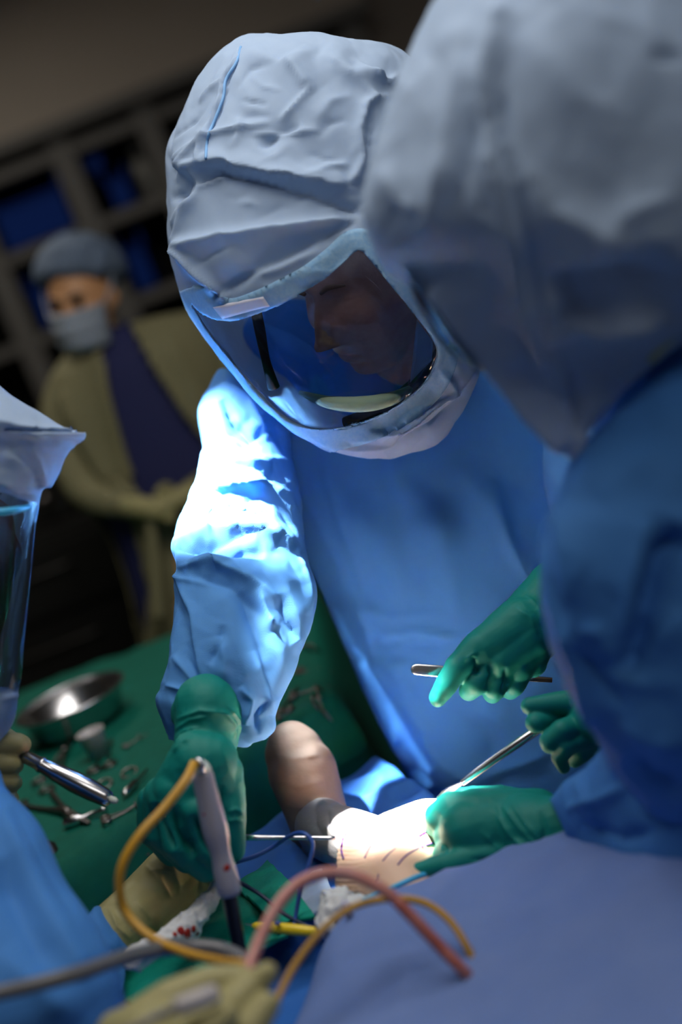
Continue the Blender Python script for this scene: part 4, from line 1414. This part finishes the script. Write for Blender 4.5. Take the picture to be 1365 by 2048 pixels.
refold(leg, WR + [([(700, 1660), (740, 1655), (765, 1648)], 6, 8, 4), ([(720, 1652), (750, 1660), (775, 1655)], 3, 3, -4)], 0, 1)
lb = bvh_of([leg])


def ink(pxs, r=2.2):
    pts = []
    for x, y in cat(pxs, max(4, len(pxs) * 4)):
        rr = ray(x, y)
        rr = rr / np.linalg.norm(rr)
        h = lb.ray_cast(Vector(CAM), Vector(rr))
        if h[0] is not None:
            pts.append(np.array(h[0]) - rr * .0002)
    if len(pts) > 1:
        V, F = tube_vf(pts, r * 1.8 / FPX, 6, 2)
        mesh('ink_mark', V, F, M['ink'], leg)


ink([(694, 1668), (686, 1682), (684, 1702), (688, 1718)], 2.6)
for i in range(9):
    t = i / 9
    ink([(751 - 22 * t, 1672 + 46 * t), (751 - 22 * (t + .06), 1672 + 46 * (t + .06))], 2.0)
ink([(796, 1730), (812, 1712), (838, 1696), (872, 1684)], 1.6)
ink([(766, 1722), (778, 1708), (792, 1696)], 1.3)
ink([(838, 1672), (848, 1666), (856, 1662)], 1.6)
ink([(846, 1664), (850, 1670)], 1.6)
ink([(748, 1764), (756, 1758), (757, 1748)], 1.2)
ink([(752, 1760), (758, 1768)], 1.2)
# grey stocking on the shin, brown wrap on the foot: sleeves just outside the skin
B = Blob()
B.chain([(742, 1690, 1.875, 60), (712, 1682, 1.91, 62), (668, 1668, 1.97, 60), (645, 1652, 2.01, 56)])
B.chain([(660, 1665, 2.00, 56), (650, 1692, 2.03, 50)])
refold(B.build('stocking', M['stock'], PT, .003, 4), rand_folds(10, (630, 1610, 740, 1700), (10, 80), (40, 90), (6, 14), (2, 4), 61))
B = Blob()
B.chain([(642, 1655, 2.035, 60), (626, 1602, 2.05, 64), (606, 1545, 2.06, 70), (590, 1508, 2.07, 60), (584, 1492, 2.07, 50)])
B.chain([(632, 1665, 2.045, 52), (640, 1690, 2.055, 44)])
refold(B.build('foot_wrap', M['wrap'], PT, .003, 4), [([(555, 1560), (600, 1575), (650, 1560)], 6, 10, 3), ([(570, 1610), (620, 1620), (665, 1600)], 6, 10, 3), ([(550, 1510), (590, 1520), (640, 1510)], 6, 10, 3)])

# ------------------------------------------------------------------ operating table and drapes
ot = empty('operating_table', (-0.10, 1.45, 0.0), 'operating table hidden under the blue drapes below the knee', 'table')
box('table_top', (-0.42, 0.55, 0.56), (0.10, 1.98, 0.66), M['dark_metal'], ot, .01)
box('table_column', (-0.28, 1.15, 0.06), (-0.02, 1.45, 0.56), M['dark_metal'], ot, .02)
box('table_base', (-0.42, 0.85, 0.0), (0.12, 1.75, 0.06), M['dark_metal'], ot, .02)


def sheet(name, fx, fy, fz, nu, nv, mat, thick=.0015, parent=None):
    """grid sheet: world x,y from u,v and z height"""
    U_, V_ = np.meshgrid(np.linspace(0, 1, nu), np.linspace(0, 1, nv), indexing='ij')
    X, Y = fx(U_, V_), fy(U_, V_)
    Z = fz(X, Y, U_, V_)
    W_ = np.stack([X, Y, Z], -1).reshape(-1, 3)
    F = []
    for i in range(nu - 1):
        for j in range(nv - 1):
            F.append((i * nv + j, (i + 1) * nv + j, (i + 1) * nv + j + 1, i * nv + j + 1))
    o = mesh(name, W_, F, mat, parent)
    return shell(o, thick) if thick else o


sg = lambda x: 1 / (1 + np.exp(-x))
gs = lambda X, Y, cx, cy, sx, sy: np.exp(-((X - cx) / sx) ** 2 - ((Y - cy) / sy) ** 2)


def op_z(X, Y, U_, V_):
    z = .725 + .05 * sg((Y - 1.9) / .05) + .02 * np.sin(X * 9 + Y * 3) * .4
    # cloth falls off at the left, near and far edges
    edge = sg((X + .545) / .012)
    lim = np.where(X < -.09, 1.95 + .58 * (X + .45), np.maximum(2.159 - 3 * (X + .09), 1.90))
    far = sg((lim - Y) / .012)
    z = z * 0 + .30 + (z - .30) * edge * far
    w = np.stack([X, Y, 0 * X], -1).reshape(-1, 3)
    z = z + (.010 * noise(w, 8.0) + .005 * (1 - 2 * np.abs(noise(w, 17.0)))).reshape(X.shape)
    return z


dr1 = sheet('surgical_drape', lambda u, v: -.62 + .66 * u, lambda u, v: 1.30 + .92 * v, op_z, 140, 180, M['drape2'])
tag(dr1, 'deep blue drape spread over the table under the foot and towels', 'drape')


def fg_z(X, Y, U_, V_):
    # thigh and body of the patient under the drape: a rounded ridge running towards the camera
    yf = 1.615 - .005 * sg((X + .05) / .03)
    z = .58 + .22 * sg((X + .225 + .4 * (1.59 - Y)) / .022) * sg((yf - Y) / .014) + .02 * np.clip((X - .05) / .2, 0, 1)
    w = np.stack([X, Y, 0 * X], -1).reshape(-1, 3)
    z = z + (.012 * noise(w, 5.0) + .004 * (1 - 2 * np.abs(noise(w, 13.0)))).reshape(X.shape)
    return z


dr2 = sheet('body_drape', lambda u, v: -.66 + .89 * u, lambda u, v: .75 + .95 * v, fg_z, 120, 150, M['drape'])
tag(dr2, 'greyish blue drape covering the patient in the right foreground below the gloved hand', 'drape')
eb = bvh_of([leg, dr2])
pts = []
for x, y in cat([(700, 1812), (745, 1793), (790, 1774), (830, 1756), (870, 1742)], 20):
    r_ = ray(x, y)
    r_ = r_ / np.linalg.norm(r_)
    h_ = eb.ray_cast(Vector(CAM), Vector(r_))
    if h_[0] is not None:
        pts.append(np.array(h_[0]))
V, F = tube_vf(pts, .0035, 8, 2)
mesh('drape_edge', V, F, M['edge'], dr2)

# green back table behind
gt = empty('instrument_table', (-0.75, 2.55, 0.0), 'instrument table behind the surgeon covered by a dark green drape', 'table')
for x in (-1.32, -0.20):
    for y in (2.32, 3.0):
        V, F = lathe_vf((x, y, 0), (x, y, .80), [(0, .022), (1, .018)], 14)
        mesh('leg', V, F, M['metal'], gt)
box('table_top', (-1.38, 2.27, .79), (-0.13, 3.06, .825), M['metal'], gt, .005)


def gr_z(X, Y, U_, V_):
    z = .845 + 0 * X
    e = sg((X + 1.42) / .01) * sg((-.085 - X) / .01) * sg((Y - 1.985 - .58 * np.clip(X + .45, -.2, .4)) / .01) * sg((3.1 - Y) / .01)
    z = .40 + (z - .40) * e
    w = np.stack([X, Y, 0 * X], -1).reshape(-1, 3)
    return z + (.006 * noise(w, 9.0) + .003 * (1 - 2 * np.abs(noise(w, 18.0)))).reshape(X.shape)


gd = sheet('table_drape', lambda u, v: -1.47 + 1.43 * u, lambda u, v: 1.75 + 1.40 * v, gr_z, 150, 150, M['green'])
tag(gd, 'dark green cloth drape over the instrument table behind the surgeon', 'drape')
gb = bvh_of([gd])


def on_green(x, y, h=0.004):
    p = pz(x, y, .845)
    r = gb.ray_cast(Vector((p[0], p[1], 1.4)), Vector((0, 0, -1)))
    return np.array([p[0], p[1], (r[0].z if r[0] is not None else .845) + h])


def clamp(a, b, label, open_=.10):
    """ring-handled forceps from ring end a to tip b (pixels on the green table)"""
    A, Bp = on_green(*a), on_green(*b)
    t = empty('forceps', A, label, 'forceps', 'instruments on the green table')
    ax = Bp - A
    L = np.linalg.norm(ax)
    u = ax / L
    s = np.cross([0, 0, 1], u)
    s /= np.linalg.norm(s)
    zz = np.array([0, 0, 1.0])
    for k in (-1, 1):
        c = A + s * k * L * open_
        ring = [c + (u * math.cos(q) + s * math.sin(q)) * min(L * .085, .013) for q in np.linspace(0, 2 * math.pi, 13)]
        V, F = tube_vf(ring, .0022, 8, 3)
        mesh('ring_handle', V, F, M['dark_metal'], t)
        V, F = tube_vf([c + u * L * .08, A + u * L * .35 + s * k * L * .05, A + u * L * .62 + zz * .003, A + u * L * .66 - s * k * L * .012, Bp - s * k * L * .006], [L * .018, L * .018, L * .024, L * .022, L * .008], 8, 6)
        mesh('shank', V, F, M['dark_metal'], t)
    V, F = lathe_vf(A + u * L * .63 - zz * .004, A + u * L * .63 + zz * .008, [(0, L * .03), (1, L * .03)], 14)
    mesh('pivot_screw', V, F, M['dark_metal'], t)


for a, b, l in (((215, 1645), (310, 1600), 'ring-handled forceps lying beside the yellow cable on the green drape'),
                ((70, 1600), (180, 1650), 'brownish forceps below the steel handpiece on the green drape'),
                ((235, 1560), (265, 1640), 'forceps lying pointing down right of the steel handpiece tip'),
                ((205, 1540), (225, 1480), 'forceps lying just right of the steel basin'),
                ((255, 1500), (300, 1475), 'forceps near the far edge of the green drape left of the sleeve'),
                ((100, 1560), (150, 1480), 'forceps lying left of the round steel cup'),
                ((590, 1400), (660, 1370), 'forceps glinting between sleeve and gown on the far green drape'),
                ((570, 1425), (600, 1380), 'forceps nearest the cuff of the lit sleeve behind the foot'),
                ((640, 1400), (690, 1385), 'forceps beside the torso edge on the far green drape'),
                ((600, 1345), (660, 1330), 'forceps furthest back in the gap between sleeve and torso'),
                ((620, 1300), (670, 1270), 'forceps in the green gap under the sleeve elbow'),
                ((560, 1440), (590, 1425), 'short forceps directly above the wrapped toes')):
    clamp(a, b, l)


def rod(name, a, b, prof, label, cat_, mat='metal', h=.008):
    A, Bp = on_green(*a, h), on_green(*b, h)
    V, F = lathe_vf(A, Bp, prof, 14)
    return tag(mesh(name, V, F, M[mat], None), label, cat_, 'instruments on the green table')


rod('retractor', (130, 1655), (215, 1625), [(0, .004), (.05, .009), (.4, .009), (.45, .004), (.9, .004), (1, .008)], 'slim steel retractor under the tip of the steel handpiece', 'retractor')
rod('drill_bit', (250, 1600), (300, 1550), [(0, .003), (.1, .006), (.5, .006), (.52, .003), (1, .002)], 'thin drill bit lying beside the green gloved fist', 'drill bit')
rod('steel_rod', (95, 1700), (160, 1752), [(0, .004), (.02, .014), (.95, .014), (1, .008)], 'thick dark rod at the near corner of the green drape', 'rod', 'cart', .016)
rod('retractor', (190, 1700), (260, 1665), [(0, .004), (.05, .008), (.4, .008), (.45, .003), (.9, .003), (1, .006)], 'slim retractor lying under the yellow cable on green drape', 'retractor')
# steel basin, round cup
bc = on_green(165, 1455, 0.0)
t = empty('steel_basin', bc, 'shallow steel basin catching light at the far left of the green drape', 'basin')
V, F = [], []
prof = [(.0, .004), (.07, .004), (.088, .014), (.098, .055), (.106, .060), (.104, .057), (.092, .054), (.082, .018), (.066, .009), (0, .008)]
for r, z in prof:
    for j in range(40):
        q = 2 * math.pi * j / 40
        V.append(bc + np.array([max(r, .0003) * math.cos(q), max(r, .0003) * math.sin(q), z]))
for i in range(len(prof) - 1):
    for j in range(40):
        F.append((i * 40 + j, i * 40 + (j + 1) % 40, (i + 1) * 40 + (j + 1) % 40, (i + 1) * 40 + j))
mesh('bowl', V, F, M['metal'], t)
ring = [bc + np.array([.106 * math.cos(q), .106 * math.sin(q), .060]) for q in np.linspace(0, 2 * math.pi, 33)]
V, F = tube_vf(ring, .003, 8, 2)
mesh('rolled_rim', V, F, M['metal'], t)
cc = on_green(203, 1517, 0.0)
V, F = lathe_vf(cc, cc + np.array([0, 0, .05]), [(0, .018), (.9, .024), (.97, .026), (1, .025), (.98, .022), (.2, .016)], 24)
tag(mesh('medicine_cup', V, F, M['paleplastic'], None), 'small pale round cup among the instruments below the steel basin', 'cup')

# ------------------------------------------------------------------ towels, gauze, lit drape patch on the operating field
ob = bvh_of([dr1])
fb = bvh_of([dr1, dr2])


def towel(name, poly, label, mat, z0=.757, h=.006, cat_='towel', group=None, n=46, seed=0):
    """folded cloth: pixel quad dropped on the drape, with thickness and ripples"""
    c = [pz(x, y, z0) for x, y in poly]
    def fx(u, v): return (1 - u) * (1 - v) * c[0][0] + u * (1 - v) * c[1][0] + u * v * c[2][0] + (1 - u) * v * c[3][0]
    def fy(u, v): return (1 - u) * (1 - v) * c[0][1] + u * (1 - v) * c[1][1] + u * v * c[2][1] + (1 - u) * v * c[3][1]
    def fz(X, Y, u, v):
        w = np.stack([X, Y, 0 * X + seed], -1).reshape(-1, 3)
        return z0 + h + (.006 * noise(w, 20.0) + .004 * (1 - 2 * np.abs(noise(w, 28.0)))).reshape(X.shape)
    o = sheet(name, fx, fy, fz, n, n, mat, .006)
    return tag(o, label, cat_, group)


towel('towel', [(475, 1790), (545, 1738), (642, 1855), (560, 1872)], 'green towel folded to a point behind the yellow pen', M['towel'], .765, .012)
towel('towel', [(330, 1900), (500, 1770), (585, 1890), (500, 1935)], 'light green towel under the black shaft of the handpiece', M['towel'], .757, .006, seed=3)
towel('towel', [(215, 1990), (320, 1905), (520, 1925), (330, 2060)], 'green towel under the grey suction tube in the foreground', M['towel'], .765, .006, seed=5)
towel('lit_drape_patch', [(585, 1790), (650, 1755), (690, 1830), (630, 1850)], 'pale patch standing in for lit drape beside the knee under the cords', M['hood'], .752, .008, 'pad', seed=8)  # pale colour stands in for light falling on the blue drape


def lumps(name, pts, label, cat_, mat, amp, sc, spots=(), voxel=.0028):
    B = Blob()
    B.chain(pts)
    t = empty(name, P(*pts[0][:3]), label, cat_)
    o = B.build('cloth', mat, t, voxel, 2)
    V, F = get_vf(o)
    N = normals(V, F)
    set_v(o, V + N * (amp * noise(V, sc) + amp * .7 * (1 - 2 * np.abs(noise(V, sc * 1.9, 7.3))))[:, None])
    bb = bvh_of([o])
    for x, y, r in spots:
        rr = ray(x, y)
        rr = rr / np.linalg.norm(rr)
        h = bb.ray_cast(Vector(CAM), Vector(rr))
        if h[0] is not None:
            V, F = sphere_vf(12, 8)
            n = np.array(h[1])
            V = V - np.outer(V @ n, n) * .8
            mesh('blood_spot', np.array(h[0]) + V * r * 1.75 / FPX, F, M['blood'], t)
    return t


lumps('gauze_strip', [(432, 1778, 1.80, 12), (408, 1815, 1.77, 17), (375, 1855, 1.74, 28), (330, 1885, 1.71, 24), (272, 1918, 1.68, 22)], 'twisted white gauze strip spotted with blood on the towel', 'gauze', M['gauze'], .004, 45,
      [(362, 1862, 9), (376, 1867, 10), (388, 1858, 7), (350, 1868, 5), (395, 1868, 5)])
lumps('gauze_bunch', [(672, 1800, 1.70, 24), (680, 1830, 1.68, 32), (662, 1850, 1.67, 26), (720, 1812, 1.68, 22)], 'crumpled white gauze tucked against the knee beside the drape', 'gauze', M['gauze'], .007, 60, [(708, 1826, 7), (712, 1835, 6)])

# ------------------------------------------------------------------ instruments in hands
d = 1.79
t = empty('probe_rod', P(490, 1676, d), 'thin steel rod running from the green fist into the knee skin', 'instrument')
tube('rod', [(440, 1674, d + .02), (500, 1675, d), (560, 1675, d), (672, 1676, d - .01)], [7, 6.5, 4.5, 4], M['metal'], t, 12, 6)
tube('rod_handle', [(330, 1668, d + .05), (400, 1672, d + .035), (445, 1674, d + .02)], [12, 12, 9], M['dark_metal'], t, 14, 6)

d = 1.64
hp = empty('cautery_handpiece', P(430, 1650, d), 'grey tubular handpiece with black shaft standing in front of the green fist', 'handpiece')
a, b = P(404, 1545, d), P(461, 1790, d)
rr = d / FPX
V, F = lathe_vf(a, b, [(0, 19 * rr), (.02, 22 * rr), (.05, 22 * rr), (.20, 23 * rr), (.36, 25 * rr), (.46, 26 * rr), (.54, 25 * rr), (.62, 21 * rr), (.68, 20 * rr), (.74, 21 * rr), (.80, 23 * rr), (.90, 24 * rr), (.97, 24 * rr), (1, 21 * rr)], 28)
gp = mesh('grip', V, F, M['grip'], hp)
a2 = P(398, 1522, d)
V, F = lathe_vf(a2, a, [(0, 10 * rr), (.3, 16 * rr), (.7, 20 * rr), (1, 21 * rr)], 24)
mesh('end_cap', V, F, M['grip_end'], hp)
tube('connector', [(392, 1528, d - .012), (397, 1520, d - .012), (404, 1530, d - .015), (406, 1545, d - .013)], [6, 6, 6, 5], M['metal'], hp, 10, 6)
tube('shaft', [(457, 1780, d), (468, 1840, d + .005), (482, 1915, d + .012)], [15, 15, 14], M['black'], hp, 18, 8)
gbv = bvh_of([gp])
for x, y, r in ((455, 1735, 6.5), (408, 1629, 3.0), (452, 1738, 5)):
    q = ray(x, y)
    q = q / np.linalg.norm(q)
    h = gbv.ray_cast(Vector(CAM), Vector(q))
    if h[0] is not None:
        V, F = sphere_vf(12, 8)
        n = np.array(h[1])
        V = V - np.outer(V @ n, n) * .85
        mesh('blood_spot', np.array(h[0]) + V * r * rr, F, M['blood'], gp)
tube('cable', [(388, 1527, 1.625), (372, 1560, 1.60), (330, 1615, 1.58), (280, 1670, 1.56), (247, 1725, 1.55), (239, 1775, 1.55), (252, 1825, 1.55), (300, 1873, 1.53), (370, 1905, 1.50), (440, 1922, 1.46), (490, 1930, 1.42), (520, 1960, 1.40)], 9.5, M['yellow'], hp, 14, 8)

t = empty('steel_handpiece', P(130, 1550, 1.80), 'polished steel tapered handpiece held by tan glove at the left', 'handpiece')
a, b = P(44, 1510, 1.80), P(228, 1604, 1.79)
rr = 1.8 / FPX
V, F = lathe_vf(a, b, [(0, 10 * rr), (.04, 13 * rr), (.18, 14 * rr), (.2, 17 * rr), (.22, 17 * rr), (.24, 15 * rr), (.4, 19 * rr), (.58, 22 * rr), (.75, 21 * rr), (.9, 18 * rr), (.95, 16 * rr), (.97, 11 * rr)], 28)
mesh('barrel', V, F, M['metal'], t)
V, F = lathe_vf(P(221, 1598, 1.78), P(235, 1603, 1.775), [(0, 7 * rr), (.6, 7 * rr), (1, 4 * rr)], 14)
mesh('nozzle', V, F, M['grip_end'], t)
tube('handle', [(48, 1512, 1.80), (0, 1505, 1.82), (-60, 1500, 1.84)], [12, 13, 13], M['dark_metal'], t)

d = 1.875
t = empty('scalpel', P(860, 1340, d), 'flat steel scalpel handle held in green glove in front of the gown', 'scalpel')
A_, B_ = P(822, 1338, d), P(1000, 1352, d)
u = (B_ - A_) / np.linalg.norm(B_ - A_)
s = np.cross(u, FWD)
s /= np.linalg.norm(s)
nrm = np.cross(u, s)
V, F = [], []
prof = [(-.007, .001), (-.0055, .0045), (-.002, .0068), (.002, .0075), (.03, .0078), (.045, .0065), (.12, .006), (.125, .004), (.18, .0032)]
for x, w in prof:
    for sx, sy in ((1, .6), (.7, 1), (-.7, 1), (-1, .6), (-1, -.6), (-.7, -1), (.7, -1), (1, -.6)):
        V.append(A_ + u * (x + .007) + s * w * sx + nrm * .0022 * sy)
for i in range(len(prof) - 1):
    for j in range(8):
        F.append((i * 8 + j, i * 8 + (j + 1) % 8, (i + 1) * 8 + (j + 1) % 8, (i + 1) * 8 + j))
F += [tuple(range(8))[::-1], tuple(range(len(V) - 8, len(V)))]
o = mesh('flat_handle', V, F, M['metal'], t)
tube('blade', [(1060, 1358, 1.88), (1085, 1360, 1.88), (1105, 1361, 1.88)], [5, 4.5, 3], M['dark_metal'], t)

d = 1.80
t = empty('elevator', P(980, 1520, d), 'long steel elevator held by green glove with spoon tip on the knee', 'instrument')
tube('shaft', [(1185, 1395, d + .02), (1120, 1432, d + .005), (1060, 1470, d), (960, 1540, d + .01), (925, 1566, d + .02)], [10, 10, 9.5, 8, 6], M['metal'], t, 14, 8)
a, b = P(930, 1562, d + .02), P(872, 1606, d + .03)
V, F = lathe_vf(a, b, [(0, 4 * rr), (.2, 7 * rr), (.45, 14 * rr), (.7, 16 * rr), (.9, 12 * rr), (1, 4 * rr)], 20)
V = np.array(V)
ax = (b - a) / np.linalg.norm(b - a)
n = cam_dir(-.45, .75, .5)
n = n - ax * (n @ ax)
n /= np.linalg.norm(n)
V = V - np.outer((V - a) @ n, n) * .6
mesh('spoon_tip', V, F, M['metal'], t)

# ------------------------------------------------------------------ tubes and cords
t = empty('suction_tube', P(560, 1800, 1.46), 'pink translucent suction tube arching over the drape with blood at the right', 'tube')
tube('tube', [(455, 2090, 1.33), (480, 1995, 1.38), (515, 1890, 1.43), (560, 1805, 1.46), (615, 1757, 1.48), (690, 1746, 1.49), (765, 1778, 1.48), (800, 1808, 1.475)], 12.5, M['pink'], t, 16, 8)
tube('blood_section', [(796, 1804, 1.475), (835, 1845, 1.47), (880, 1893, 1.465), (935, 1950, 1.46), (975, 1995, 1.50)], 12.6, M['redtube'], t, 16, 8)
t = tag(tube('yellow_cord', [(525, 2080, 1.38), (552, 2005, 1.42), (590, 1930, 1.46), (645, 1860, 1.49), (710, 1813, 1.51), (785, 1797, 1.52), (850, 1806, 1.52), (900, 1842, 1.505), (935, 1895, 1.49), (955, 1940, 1.49), (970, 1985, 1.53)], 7.5, M['yellow'], None, 12, 8),
        'yellow cord arching beside the pink tube over the blue drape', 'cord')
tag(tube('grey_tube', [(-700, 2200, 1.25), (-400, 2090, 1.28), (-60, 2000, 1.34), (60, 1972, 1.37), (160, 1945, 1.40), (260, 1912, 1.47), (350, 1895, 1.54), (430, 1897, 1.55), (480, 1915, 1.53), (510, 1940, 1.50)], 16, M['greytube'], None, 16, 8),
    'thick grey tube curving across the tan sleeve cuff at the lower left', 'tube')
tag(tube('blue_cord', [(470, 1725, 1.80), (512, 1712, 1.80), (550, 1692, 1.80), (580, 1672, 1.78), (606, 1666, 1.76), (625, 1684, 1.75), (622, 1716, 1.745), (604, 1770, 1.74), (593, 1825, 1.74), (588, 1868, 1.73)], 4.5, M['cord'], None, 10, 8),
    'thin blue cord looping over the steel rod beside the knee', 'cord')
tag(tube('navy_cord', [(440, 1745, 1.80), (478, 1764, 1.79), (522, 1790, 1.77), (566, 1826, 1.75), (605, 1848, 1.73), (640, 1862, 1.72)], 4.2, M['navycord'], None, 10, 8),
    'thin navy cord crossing the folded green towel', 'cord')
t = empty('cautery_pen', P(560, 1855, 1.74), 'bright yellow cautery pen with blue button lying on the green towel', 'pen')
a, b = P(505, 1851, 1.735), P(636, 1864, 1.70)
rr = 1.72 / FPX
V, F = lathe_vf(a, b, [(0, 3 * rr), (.05, 7 * rr), (.12, 9 * rr), (.3, 11 * rr), (.6, 11.5 * rr), (.95, 10 * rr), (1, 6 * rr)], 18)
mesh('barrel', V, F, M['pen'], t)
V, F = sphere_vf(14, 8)
mesh('button', P(556, 1846, 1.712) + V * np.array([6, 6, 4]) * rr, F, M['cord'], t)
tube('tip', [(506, 1851, 1.735), (490, 1848, 1.74)], [2.5, 1.2], M['metal'], t)
tag(tube('drain_tip', [(690, 1806, 1.64), (700, 1828, 1.65), (712, 1855, 1.66)], [8, 8, 9], M['clear'], None, 14, 6), 'small clear violet tube end poking out of the gauze bunch', 'tube')
t = empty('pale_connector', P(390, 2000, 1.31), 'pale cylindrical tube connector held by the foreground tan glove', 'connector')
a, b = P(350, 2016, 1.305), P(436, 1984, 1.32)
rr = 1.31 / FPX
V, F = lathe_vf(a, b, [(0, 16 * rr), (.04, 19 * rr), (.5, 20 * rr), (.94, 19 * rr), (1, 15 * rr)], 22)
mesh('sleeve_body', V, F, M['paleplastic'], t)
tube('tail', [(352, 2015, 1.305), (300, 2040, 1.29), (230, 2075, 1.27)], [9, 8, 8], M['greytube'], t)
